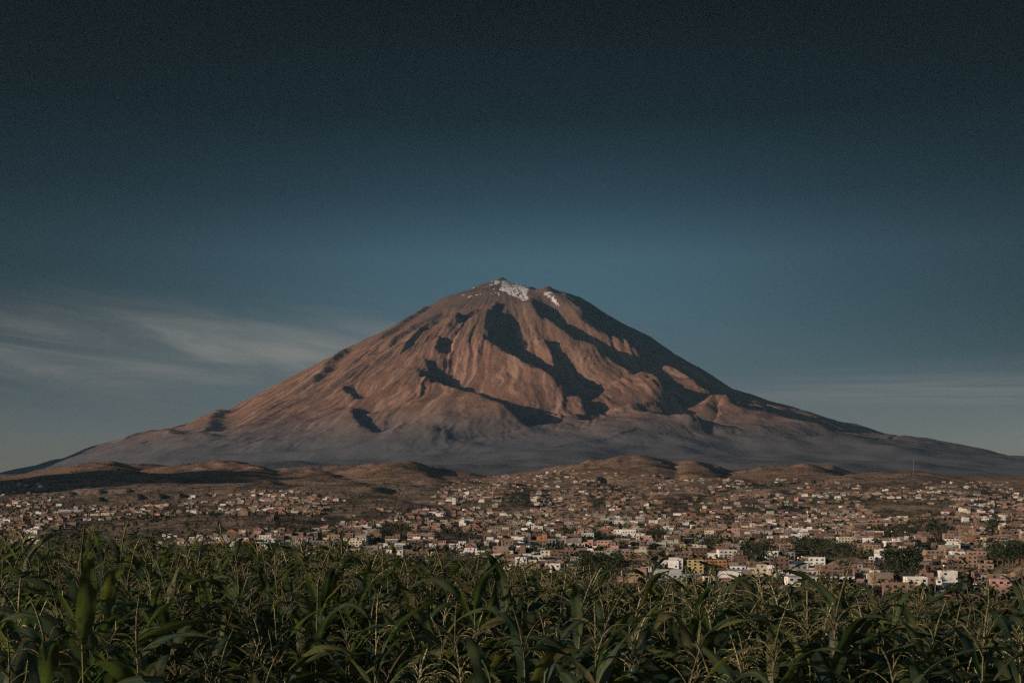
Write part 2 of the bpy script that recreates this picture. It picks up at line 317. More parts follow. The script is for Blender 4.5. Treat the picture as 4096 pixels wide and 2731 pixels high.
def ground_z(x, y):
    d = np.maximum(y, 0.0)
    zb = np.interp(d, DB, ZB)
    zb = zb - (np.where(x > 0, .034 * x, .003 * x) + .034 * np.maximum(d - 6, 0) * sstep(-6, 4, x)) * sstep(60, 30, d) * sstep(0, 8, d)   # the maize field dips to the right
    add = np.zeros(np.shape(zb)); rough = np.zeros(np.shape(zb))
    wob = fbm(x / 900, y / 900, 4, 60)
    for cr, dist, fr, bk, sl in HILLS:
        uu = [p[0] for p in cr]; vv = [p[1] for p in cr]
        ux = CU + x / dist * F; mid_u = uu[int(np.argmin(vv))]
        yc = dist + sl * (x - (mid_u - CU) / F * dist) + 120 * wob * (dist / 5000)
        top = (HV - np.interp(ux, uu, vv)) / F * dist - np.interp(dist, DB, ZB)
        edge = sstep(uu[0] - 25, uu[0] + 8, ux) * sstep(uu[-1] + 25, uu[-1] - 8, ux)
        t = (y - yc); k = np.where(t < 0, np.exp(-(t / fr) ** 2), np.exp(-(t / bk) ** 2))
        hgt = np.maximum(top, 0) * edge * k
        rough += hgt * .25
        add = np.maximum(add, hgt) + .15 * np.minimum(add, hgt)
    for cr, wl, wr in SPURS:
        P = [((u - CU) / F * d_, d_, (HV - v) / F * d_ - float(np.interp(d_, DB, ZB))) for u, v, d_ in cr]
        xs_ = [q[0] for q in P]; ys_ = [q[1] for q in P]; pd = 3 * wl
        mk = (x > min(xs_) - pd) & (x < max(xs_) + pd) & (y > min(ys_) - pd) & (y < max(ys_) + pd)
        if not mk.any(): continue
        X = x[mk] + 40 * wob[mk]; Y = y[mk] + 60 * wob[mk]; best = np.full(X.shape, 1e9); s = np.zeros(X.shape); hh = np.zeros(X.shape); en = np.zeros(X.shape, bool)
        for i in range(len(P) - 1):
            (ax, ay, ah), (bx, by, bh) = P[i], P[i + 1]; dx, dy = bx - ax, by - ay
            tr_ = ((X - ax) * dx + (Y - ay) * dy) / (dx * dx + dy * dy); t = np.clip(tr_, 0, 1); dd_ = np.hypot(X - ax - t * dx, Y - ay - t * dy); nb = dd_ < best
            s = np.where(nb, dd_ * np.sign(dx * (Y - ay) - dy * (X - ax)), s); hh = np.where(nb, ah + (bh - ah) * t, hh); best = np.where(nb, dd_, best)
            en = np.where(nb, ((i == 0) & (tr_ < 0)) | ((i == len(P) - 2) & (tr_ > 1)), en)
        kk = np.where(en, np.exp(-(best / (.7 * wr)) ** 2), np.where(s > 0, np.exp(-(s / wr) ** 2), np.exp(-(s / wl) ** 2)))
        add[mk] = np.maximum(add[mk], np.maximum(hh, 0) * kk); rough[mk] += np.maximum(hh, 0) * kk * .2
    zb = zb + add
    gul = 1 - np.abs(fbm(x / 330 + .4 * wob, y / 520, 4, 61)) * 1.7
    zb = zb + np.minimum(rough, 28) * (gul - .6) * .5 * sstep(300, 1500, d)
    zb = zb + fbm(x / 240, y / 240, 5, 63) * 3.5 * sstep(500, 2600, d) + fbm(x / 60, y / 60, 3, 66) * 1.2 * sstep(120, 500, d)
    return zb
def gz_at(x, y): return float(ground_z(np.array([float(x)]), np.array([float(y)]))[0])
dd = np.concatenate([np.linspace(-60, 40, 60), np.geomspace(41, 7500, 900)]); ang = np.linspace(-.62, .62, 620)
ty = np.repeat(dd[:, None], len(ang), 1); tx = ang[None, :] * np.maximum(np.abs(ty) + 40, 100) 
tz = ground_z(tx, ty); te = mesh_obj('terrain', np.stack([tx, ty, tz], -1), grid_faces(*tx.shape), smooth=True); tag(te, kind='structure')
m, b = mat('dry_earth', rough=1.0); b.inputs['Specular IOR Level'].default_value = 0
co = objco(); n1 = noise(.0016, 6, co); n2 = noise(.012, 6, co, .62); n3 = noise(.09, 5, co, .65)
g1 = mixc(mapr(n1, .38, .62), (.25, .175, .13), (.32, .23, .175)); g1 = mixc(mapr(n2, .42, .66), g1, (.17, .125, .095))
sp = node('ShaderNodeSeparateXYZ'); L.new(co, sp.inputs[0]); g1 = mixc(mth('MULTIPLY', mapr(mth('ADD', sp.outputs[2], mth('MULTIPLY', n2, 80)), 150, 260), .8), g1, (.29, .175, .12))
g1 = mixc(mapr(mth('ADD', n3, mth('MULTIPLY', n2, .6)), .78, .98), g1, (.055, .06, .045))   # dry scrub
g1 = mixc(mth('MULTIPLY', mapr(mth('ADD', noise(.0045, 6, co, .65), mth('MULTIPLY', mth('SUBTRACT', n3, .5), .5)), .50, .60), .75), g1, (.085, .078, .052))
L.new(g1, b.inputs['Base Color']); bump(b, mth('ADD', n2, mth('MULTIPLY', n3, .4)), 14, .6)
te.data.materials.append(m)
gr = mesh_obj('ground', [(-24000, -9000, -75), (24000, -9000, -75), (24000, 25500, -75), (-24000, 25500, -75)], [(0, 1, 2, 3)], [m]); tag(gr, kind='structure')

# ------------------------------------------------------------------ the maize field
def leaf_mat():
    m, b = mat('maize_leaf', rough=.5); b.inputs['Specular IOR Level'].default_value = .4
    oi = node('ShaderNodeObjectInfo').outputs['Random']; t = mth('FRACT', mth('ADD', oi, mth('MULTIPLY', attr('tint'), 3.7)))
    c = ramp(t, [(0, (.016, .042, .028)), (.4, (.032, .066, .036)), (.72, (.070, .102, .042)), (.9, (.14, .15, .05)), (1, (.13, .11, .05))], 'LINEAR')
    co = objco(); c = mixc(mapr(noise(9, 4, co), .45, .7), c, (.075, .072, .03)); c = mixc(mapr(noise(38, 4, co, .7), .52, .72), c, (.022, .034, .018)); c = mixc(mapr(noise(4, 5, co, .7), .60, .70), c, (.16, .125, .065)); v = attr('rib'); c = mixc(mth('MULTIPLY', v, .55), c, (.13, .15, .07))
    L.new(c, b.inputs['Base Color'])
    tr = node('ShaderNodeBsdfTranslucent'); L.new(mixc(1.0, c, (1.5, 1.7, .8), 'MULTIPLY'), tr.inputs[0])
    ms = node('ShaderNodeMixShader'); ms.inputs[0].default_value = .38; L.new(b.outputs[0], ms.inputs[1]); L.new(tr.outputs[0], ms.inputs[2])
    L.new(ms.outputs[0], N['Material Output'].inputs['Surface']); return m
LEAF = leaf_mat()
TASSEL, b = mat('maize_tassel', rough=.85)
t = mth('FRACT', mth('ADD', node('ShaderNodeObjectInfo').outputs['Random'], mth('MULTIPLY', attr('tint'), 2.3)))
L.new(mixc(mapr(noise(60, 2, objco()), .4, .6), ramp(t, [(0, (.11, .105, .055)), (.4, (.19, .17, .08)), (.65, (.09, .072, .052)), (.8, (.32, .28, .15)), (1, (.38, .33, .18))], 'LINEAR'), (.06, .055, .03)), b.inputs['Base Color'])
STALK, b = mat('maize_stalk', (.12, .125, .05), .6)

class Geo:
    def __init__(s): s.v = []; s.f = []; s.n = 0; s.rib = []
    def add(s, v, f, rib=None):
        v = np.asarray(v, float).reshape(-1, 3); s.v.append(v); s.f.append(np.asarray(f, int).reshape(-1, 4) + s.n); s.n += len(v)
        s.rib.append(np.zeros(len(v)) if rib is None else np.asarray(rib, float))
    def arrays(s): return np.concatenate(s.v), np.concatenate(s.f), np.concatenate(s.rib)
def frame_along(p):
    t = np.gradient(p, axis=0); t /= np.linalg.norm(t, axis=1)[:, None] + 1e-9
    a = np.cross(t, [0.31, 0.17, 0.93]); a /= np.linalg.norm(a, axis=1)[:, None] + 1e-9
    return t, a, np.cross(t, a)
def tube(g, p, r, k=4):
    p = np.asarray(p, float); r = np.broadcast_to(r, (len(p),)); _, a, b_ = frame_along(p)
    an = np.arange(k) * 2 * np.pi / k; ring = p[:, None] + r[:, None, None] * (a[:, None] * np.cos(an)[None, :, None] + b_[:, None] * np.sin(an)[None, :, None])
    i = np.arange(len(p) * k).reshape(len(p), k); j = np.roll(i, -1, 1)
    g.add(ring, np.stack([i[:-1], j[:-1], j[1:], i[1:]], -1))
def leaf_geo(g, base, phi, length, width, up, droop, rs, ns=12, nw=4):
    t = np.linspace(0, 1, ns + 1); el = R(up) - R(droop) * t ** 1.35; yaw = phi + rs.uniform(-.5, .5) * t
    d = np.stack([np.cos(el) * np.cos(yaw), np.cos(el) * np.sin(yaw), np.sin(el)], -1) * (length / ns)
    p = np.asarray(base) + np.concatenate([[[0, 0, 0]], np.cumsum(d[:-1], 0)])
    side = np.stack([-np.sin(yaw), np.cos(yaw), 0 * yaw], -1); tw = rs.uniform(-.9, .9) * t ** 1.5 + rs.uniform(-.25, .25)
    tg = d / np.linalg.norm(d, axis=1)[:, None]; nr = np.cross(tg, side)
    sd = side * np.cos(tw)[:, None] + nr * np.sin(tw)[:, None]; nn = np.cross(tg, sd)
    wd = width * np.minimum(1, (.35 + t * 3.2)) * (1 - t ** 2.6) ** .8 + .002
    s_ = np.linspace(-1, 1, nw + 1); fold = .32 * (1 - t * .6)
    wave = np.sin(t * rs.uniform(9, 16) + rs.uniform(0, 6))[:, None] * (np.abs(s_) ** 2)[None] * .27 * np.where(s_ > 0, 1, -1)[None]
    v = p[:, None] + sd[:, None] * (s_[None, :, None] * wd[:, None, None] * .5) + nn[:, None] * ((np.abs(s_)[None] * -fold[:, None] + wave) * wd[:, None] * .5)[..., None]
    g.add(v, grid_faces(ns + 1, nw + 1), np.broadcast_to((s_ == 0)[None] * 1.0, (ns + 1, nw + 1)).ravel())
def tassel_geo(g, base, axis, rs, n, length, droop, fine=True):
    ns = 9 if fine else 4; t = np.linspace(0, 1, ns + 1)
    ax = np.array([axis[0], axis[1], 1.0]); ax /= np.linalg.norm(ax); bend = np.array([rs.normal(0, .18), rs.normal(0, .18), 0])
    P = np.asarray(base) + ax * (t * length)[:, None] + bend * (t ** 2.2 * length)[:, None]
    tube(g, P, (.0048 + .0035 * (t > .35)) * (1 - t * .45) * (1 + .35 * rs.uniform(-1, 1, ns + 1)) * (1 if fine else 1.5), 4)
    for i in range(n):
        q = rs.uniform(.02, .46); b0 = np.asarray(base) + ax * q * length + bend * q ** 2.2 * length
        az_ = i * 2.4 + rs.uniform(-.5, .5); ln = length * rs.uniform(.5, .85) * (1.1 - q * .7); e0 = R(rs.uniform(48, 78)); dr = R(droop) * rs.uniform(.6, 1.25)
        m_ = 8 if fine else 4; tt = np.linspace(0, 1, m_ + 1); el = e0 - dr * tt ** 1.2
        d = np.stack([np.cos(el) * np.cos(az_ + .3 * tt), np.cos(el) * np.sin(az_ + .3 * tt), np.sin(el)], -1) * ln / m_
        p = b0 + np.concatenate([[[0, 0, 0]], np.cumsum(d[:-1], 0)])
        rad = np.where(tt < .12, .0018, .0042) * (1 - .45 * tt) * (1 + .45 * rs.uniform(-1, 1, m_ + 1))
        tube(g, p, rad * (1 if fine else 1.7), 3)
        if fine:                                               # hanging spikelets
            for k in range(13):
                u_ = rs.uniform(.1, 1); j = min(int(u_ * m_), m_ - 1); c = p[j] + (p[j + 1] - p[j]) * (u_ * m_ - j)
                o = rs.normal(0, 1, 3); o /= np.linalg.norm(o); e = c + o * .009 + np.array([0, 0, -.008]); sd = np.cross(e - c, rs.normal(0, 1, 3)); sd *= .0024 / (np.linalg.norm(sd) + 1e-9)
                g.add([c, (c + e) / 2 + sd, e, (c + e) / 2 - sd], [(0, 1, 2, 3)])
TKIND = [('wide drooping brown', 13, .34, 125), ('narrow upright tan', 6, .34, 55), ('bushy arching', 15, .32, 110), ('sparse long branched', 6, .38, 100),
         ('heavy nodding', 11, .34, 145), ('small unopened', 1, .20, 40), ('loose feathery', 14, .36, 120), ('small half opened', 4, .22, 60), ('tall single spiked', 3, .42, 90), ('stubby green', 2, .18, 50)]
def plant_shape(k, fine=True):
    # stalk, list of leaves, tassel of one kind of plant, each as (vertices, faces, midrib flag)
    rs = np.random.RandomState(900 + k); hgt = 2.12 + rs.uniform(-.12, .14); lean = rs.normal(0, .05, 2)
    z = np.linspace(0, 1, 7); axis = np.stack([lean[0] * z ** 2 * hgt, lean[1] * z ** 2 * hgt, z * hgt], -1)
    g = Geo(); tube(g, axis, .014 - .0085 * z, 5 if fine else 3); stalk = g.arrays()
    leaves = []; ph = rs.uniform(0, 6.28); n = 10 if fine else 7
    for i in range(n):
        f = (.46 if fine else .58) + (.965 - (.46 if fine else .58)) * i / (n - 1); b0 = [np.interp(f, z, axis[:, j]) for j in range(3)]
        top = max(0, (f - .75) / .25); g = Geo()
        leaf_geo(g, b0, ph + math.pi * i + rs.uniform(-.7, .7), rs.uniform(.78, 1.02) * (1 - .38 * top), rs.uniform(.086, .116) * (1 - .25 * top),
                 rs.uniform(48, 76), rs.uniform(70, 165) * (1 - .25 * top), rs, 13 if fine else 6, 4 if fine else 2)
        leaves.append(g.arrays())
    g = Geo(); nm, nb, ln, dr = TKIND[k % len(TKIND)]; tassel_geo(g, axis[-1], lean * 2, rs, nb, ln, dr, fine)
    return stalk, leaves, g.arrays()
PROTO = []
def part_mesh(name, geo, m_):
    me = mesh_obj(name, geo[0], geo[1], [m_], smooth=True); vattr(me, 'rib', geo[2]); d = me.data; bpy.data.objects.remove(me); return d
NK = 14
for k in range(NK):
    st, lv, ts = plant_shape(k)
    PROTO.append((part_mesh('stalk', st, STALK), [part_mesh('leaf', q, LEAF) for q in lv], part_mesh('tassel', ts, TASSEL)))
def ordinal(n):
    a = 'zeroth first second third fourth fifth sixth seventh eighth ninth tenth eleventh twelfth thirteenth fourteenth fifteenth sixteenth seventeenth eighteenth nineteenth'.split()
    if n < 20: return a[n]
    t, o = divmod(n, 10); tn = ['', '', 'twent', 'thirt', 'fort', 'fift', 'sixt', 'sevent', 'eight', 'ninet'][t]
    return tn + 'ieth' if o == 0 else tn + 'y-' + a[o]
def maize(x, y, k, rot, sc, label):
    root = bpy.data.objects.new('maize_plant', None); root.empty_display_size = .2; C.objects.link(root)
    root.location = (x, y, gz_at(x, y) - .02); root.rotation_euler = (0, 0, rot); root.scale = (sc, sc, sc)
    tag(root, label, 'maize plant', 'maize plants in the front of the field')
    st, lv, ts = PROTO[k]
    for nm, me in [('stalk', st)] + [('leaf', q) for q in lv] + [('tassel', ts)]:
        link(bpy.data.objects.new(nm, me), root)
spots = []
row = 0; yy = 6.0
while yy < 46:
    hw = .427 * yy + .5; xx = -hw + rng.uniform(0, .28)
    while xx < hw:
        jx, jy = rng.normal(0, .05), rng.normal(0, .14)
        edge = float(np.interp(xx, [-8, -4, 0, 2.5], [38, 32, 26, 21.5]))
        if yy < edge: spots.append((row, xx + jx, yy + jy))
        xx += .30 + rng.uniform(-.05, .09)
    row += 1; yy += .74
near = [q for q in spots if q[0] < 11][:296]
rows = {}
for q in near: rows.setdefault(q[0], []).append(q)
for r_, qs in rows.items():
    qs.sort(key=lambda q: q[1])
    for i, (_, x, y) in enumerate(qs):
        k = rng.randint(NK); sc = 1 + rng.normal(0, .06) + .05 * float(perlin(x / 2.5, y / 2.5, 12)); nm = TKIND[k % len(TKIND)][0]
        maize(x, y, k, rng.uniform(0, 6.28), sc, f"maize plant with {nm} tassel, {ordinal(i + 1)} from the left in the {ordinal(r_ + 1)} row")
rest = spots[len(near):]
low = []
for k in range(NK):
    st, lv, ts = plant_shape(k, False); low.append((st, lv, ts))
V_, F_, M_, T_, B_ = [], [], [], [], []; nv = 0
for (_, x, y) in rest:
    k = rng.randint(NK); a = rng.uniform(0, 6.28); sc = 1 + rng.normal(0, .055) + .06 * float(perlin(x / 3, y / 3, 12)) + (.13 if rng.rand() < .06 else 0)
    cs, sn = math.cos(a) * sc, math.sin(a) * sc; z0 = gz_at(x, y) - .02
    st, lv, ts = low[k]
    for mi_, geo in [(1, st)] + [(0, q) for q in lv] + [(2, ts)]:
        v = geo[0]; V_.append(np.stack([v[:, 0] * cs - v[:, 1] * sn + x, v[:, 0] * sn + v[:, 1] * cs + y, v[:, 2] * sc + z0], -1))
        F_.append(geo[1] + nv); nv += len(v); M_.append(np.full(len(geo[1]), mi_)); T_.append(np.full(len(v), rng.rand())); B_.append(geo[2])
far_maize = mesh_obj('far_maize', np.concatenate(V_), np.concatenate(F_), [LEAF, STALK, TASSEL], mi=np.concatenate(M_), smooth=True)
vattr(far_maize, 'tint', np.concatenate(T_)); vattr(far_maize, 'rib', np.concatenate(B_))
tag(far_maize, 'dense green maize with brown tassels filling the far part of the field', 'maize', kind='stuff')

# ------------------------------------------------------------------ the town
def where(u, v, y0=180., y1=7400.):      # the point of the ground seen at (u, v)
    y = np.geomspace(y0, y1, 1500); x = (u - CU) / F * y; z = ground_z(x, y); k = HV - z / y * F <= v
    i = int(np.argmax(k)) if k.any() else 1499
    return float(x[i]), float(y[i]), float(z[i])
def pic(x, y, z): return CU + x / y * F, HV - z / y * F
def plaster(name, col, var=.35, rough=.9):
    m, b = mat(name, rough=rough); co = objco(); c2 = tuple(q * (1 - var) for q in col)
    L.new(mixc(mapr(noise(.35, 5, co, .65), .42, .68), col, c2), b.inputs['Base Color']); return m
COL = {'white': (.74, .71, .67), 'cream': (.62, .54, .42), 'brown brick': (.235, .155, .115), 'tan brick': (.31, .215, .155), 'grey concrete': (.30, .28, .26),
       'dark brick': (.165, .11, .085), 'yellow': (.50, .38, .18), 'pink': (.52, .29, .26), 'pale blue': (.46, .47, .46), 'pale green': (.38, .45, .34), 'orange': (.47, .22, .09), 'red brick': (.30, .13, .09)}
CN = list(COL); HM = {k: plaster('plaster_' + k.replace(' ', '_'), v) for k, v in COL.items()}
ROOF = plaster('flat_roof', (.26, .22, .19)); TIN = plaster('tin_roof', (.50, .50, .52), .3, .5); BLUE = plaster('blue_tin', (.13, .22, .33), .3, .5)
GLASS, b = mat('window_glass', (.02, .024, .028), .25); b.inputs['Specular IOR Level'].default_value = .4
DOOR = plaster('door_paint', (.10, .065, .045)); TANK = plaster('tank_plastic', (.05, .05, .055)); METAL = plaster('galvanised_steel', (.32, .32, .33), .2, .5)
def cuboid(x0, x1, y0, y1, z0, z1, open_top=False, bottom=False):
    v = [(x0, y0, z0), (x1, y0, z0), (x1, y1, z0), (x0, y1, z0), (x0, y0, z1), (x1, y0, z1), (x1, y1, z1), (x0, y1, z1)]
    f = [(0, 1, 5, 4), (1, 2, 6, 5), (2, 3, 7, 6), (3, 0, 4, 7)] + ([] if open_top else [(4, 5, 6, 7)]) + ([(3, 2, 1, 0)] if bottom else [])
    return v, f
class MB:
    def __init__(s): s.v = []; s.f = []; s.m = []
    def add(s, vf, mi=0):
        n = len(s.v); s.v += vf[0]; s.f += [tuple(i + n for i in q) for q in vf[1]]; s.m += [mi] * len(vf[1]); return s
    def box(s, *a, mi=0, **k): return s.add(cuboid(*a, **k), mi)
    def shell(s, x0, x1, y0, y1, z0, z1, t=.22, mi=0):           # four walls with a flat parapet rim
        o = [(x0, y0), (x1, y0), (x1, y1), (x0, y1)]; i = [(x0 + t, y0 + t), (x1 - t, y0 + t), (x1 - t, y1 - t), (x0 + t, y1 - t)]
        v = [p + (z0,) for p in o] + [p + (z1,) for p in o] + [p + (z1,) for p in i] + [p + (z1 - .75,) for p in i]; f = []
        for k in range(4):
            n = (k + 1) % 4; f += [(k, n, 4 + n, 4 + k), (4 + k, 4 + n, 8 + n, 8 + k), (8 + k, 8 + n, 12 + n, 12 + k)]
        return s.add((v, f), mi)
    def disc(s, cx, cy, r, z0, z1, k=10, r2=None, mi=0):
        r2 = r if r2 is None else r2; v = []; f = []
        for z_, q in ((z0, r), (z1, r2)): v += [(cx + q * math.cos(6.2832 * i / k), cy + q * math.sin(6.2832 * i / k), z_) for i in range(k)]
        f = [(i, (i + 1) % k, k + (i + 1) % k, k + i) for i in range(k)] + [tuple(range(k, 2 * k))]; return s.add((v, f), mi)
    def build(s, name, mats, parent=None): return mesh_obj(name, s.v, s.f, mats if isinstance(mats, (list, tuple)) else [mats], parent, s.m)
class House: pass
def plan_house(x, y, w, dp, st, col, yaw, rs, roof='flat', hgt=None):
    h = House(); h.x, h.y, h.w, h.dp, h.st, h.col, h.yaw, h.roof = x, y, w, dp, st, col, yaw, roof
    h.h = hgt or st * 2.75 + .3; h.z = min(gz_at(x + a * w * .5, y + b_ * dp * .5) for a in (-1, 0, 1) for b_ in (-1, 0, 1)) - .3; h.h += .3
    h.zfront = gz_at(x, y - dp * .5)
    h.room = None; h.tank = None; h.rebar = False
    if roof == 'flat':
        if st < 4 and w > 6 and rs.rand() < .42: h.room = (rs.uniform(.32, .6) * w, rs.uniform(.4, .75) * dp, rs.choice([-1, 1]), rs.choice(CN[:6]) if rs.rand() < .5 else col)
        if rs.rand() < .3: h.tank = (rs.uniform(-.35, .35) * w, rs.uniform(-.3, .3) * dp)
        h.rebar = rs.rand() < .2
    nb = max(1, int(w / 3.1)); h.win = []
    blank = rs.rand() < .22
    door = rs.randint(nb)
    for s_ in range(st):
        zz = h.h - (h.h - .5) * (st - s_) / st
        for i in range(nb):
            cx = -w / 2 + w * (i + .5) / nb
            if s_ == 0 and i == door: h.door = (cx, zz)
            elif not blank or rs.rand() < .3: h.win.append(('f', cx, zz + .95, min(1.5, w / nb * .55), 1.2))
    if dp > 5:
        for s_ in range(st):
            if rs.rand() < .55: h.win.append(('s', rs.uniform(-.25, .25) * dp, h.h - (h.h - .5) * (st - s_) / st + .95, 1.2, 1.15))
    if not hasattr(h, 'door'): h.door = None
    h.big = w * h.h / y ** 2; return h
def geo_walls(h, mb, mi=0):
    w, d = h.w / 2, h.dp / 2
    if h.roof == 'flat': mb.shell(-w, w, -d, d, 0, h.h + .55, mi=mi)
    else: mb.box(-w, w, -d, d, 0, h.h, open_top=True, mi=mi)
def geo_roof(h, mb, mi=0):
    w, d = h.w / 2, h.dp / 2
    if h.roof == 'flat': mb.add(([(-w + .2, -d + .2, h.h), (w - .2, -d + .2, h.h), (w - .2, d - .2, h.h), (-w + .2, d - .2, h.h)], [(0, 1, 2, 3)]), mi)
    elif h.roof == 'gable':                                    # ridge runs away from the camera, gable end to the front
        w += .3; d += .3; r = h.h + w * .55
        mb.add(([(-w, -d, h.h), (0, -d, r), (w, -d, h.h), (-w, d, h.h), (0, d, r), (w, d, h.h)], [(0, 2, 1), (0, 1, 4, 3), (1, 2, 5, 4), (3, 4, 5), (0, 3, 5, 2)]), mi)
    elif h.roof == 'hip':
        w += .4; d += .4; r = h.h + d * .45; q = max(w - d, .3)
        mb.add(([(-w, -d, h.h), (w, -d, h.h), (w, d, h.h), (-w, d, h.h), (-q, 0, r), (q, 0, r)], [(0, 1, 5, 4), (1, 2, 5), (2, 3, 4, 5), (3, 0, 4), (3, 2, 1, 0)]), mi)
    else:                                                      # a shallow sheet sloping back
        w += .35; d += .35; mb.add(([(-w, -d, h.h + .1), (w, -d, h.h + .1), (w, d, h.h + .5), (-w, d, h.h + .5), (-w, -d, h.h + .25), (w, -d, h.h + .25), (w, d, h.h + .65), (-w, d, h.h + .65)],
             [(4, 5, 6, 7), (0, 1, 5, 4), (1, 2, 6, 5), (2, 3, 7, 6), (3, 0, 4, 7), (3, 2, 1, 0)]), mi)
def geo_room(h, mb, mi=0):
    rw, rd, sd, _ = h.room; x0 = (-h.w / 2 + .3) if sd < 0 else (h.w / 2 - .3 - rw); mb.box(x0, x0 + rw, h.dp / 2 - .3 - rd, h.dp / 2 - .3, h.h + .01, h.h + 2.7, mi=mi)
def geo_win(h, q, mb, mi=0):
    if q[0] == 'f': mb.box(q[1] - q[3] / 2, q[1] + q[3] / 2, -h.dp / 2 - .05, -h.dp / 2 + .06, q[2], q[2] + q[4], bottom=True, mi=mi)
    else: mb.box(-h.w / 2 - .05, -h.w / 2 + .06, q[1] - q[3] / 2, q[1] + q[3] / 2, q[2], q[2] + q[4], bottom=True, mi=mi)
ROOFMAT = {'flat': ROOF, 'gable': HM['red brick'], 'hip': HM['red brick'], 'tin': TIN, 'blue': BLUE}
def build_house(h, label, name='house', group=None, cat='house'):
    root = bpy.data.objects.new(name, None); C.objects.link(root); root.location = (h.x, h.y, h.z); root.rotation_euler = (0, 0, h.yaw); tag(root, label, cat, group)
    mb = MB(); geo_walls(h, mb); mb.build('wall', HM[h.col], root)
    mb = MB(); geo_roof(h, mb); mb.build('roof', ROOFMAT[h.roof], root)
    for q in h.win: mb = MB(); geo_win(h, q, mb); mb.build('window', GLASS, root)
    if h.door: cx, zz = h.door; mb = MB().box(cx - .5, cx + .5, -h.dp / 2 - .06, -h.dp / 2 + .05, 0, zz + 2.1); mb.build('door', DOOR, root)
    if h.room:
        mb = MB(); geo_room(h, mb); ro = mb.build('upper_room', HM[h.room[3]], root); rw, rd, sd, _ = h.room; cx = (-h.w / 2 + .3 + rw / 2) if sd < 0 else (h.w / 2 - .3 - rw / 2)
        yf = h.dp / 2 - .3 - rd; MB().box(cx - .6, cx + .6, yf - .05, yf + .05, h.h + .9, h.h + 2.0, bottom=True).build('window', GLASS, ro)
    if h.tank: mb = MB().disc(h.tank[0], h.tank[1], .65, h.h + .01, h.h + 1.35).disc(h.tank[0], h.tank[1], .65, h.h + 1.35, h.h + 1.6, r2=.2); mb.build('water_tank', TANK, root)
    if h.rebar:
        mb = MB()
        for a in (-1, 0, 1):
            for b_ in (-1, 1): mb.box(a * (h.w / 2 - .3) - .13, a * (h.w / 2 - .3) + .13, b_ * (h.dp / 2 - .3) - .13, b_ * (h.dp / 2 - .3) + .13, h.h + .05, h.h + 1.5)
        mb.build('column_stubs', HM['grey concrete'], root)['kind'] = 'stuff'
    return root

def c2(a, b): return a * .1169, 437.5 + b * .1169
def c3(a, b): return 250 + a * .1169, 437.5 + b * .1169
def c4(a, b): return 500 + a * .1169, 437.5 + b * .1169
def c5(a, b): return 750 + a * .1165, 437.5 + b * .1165
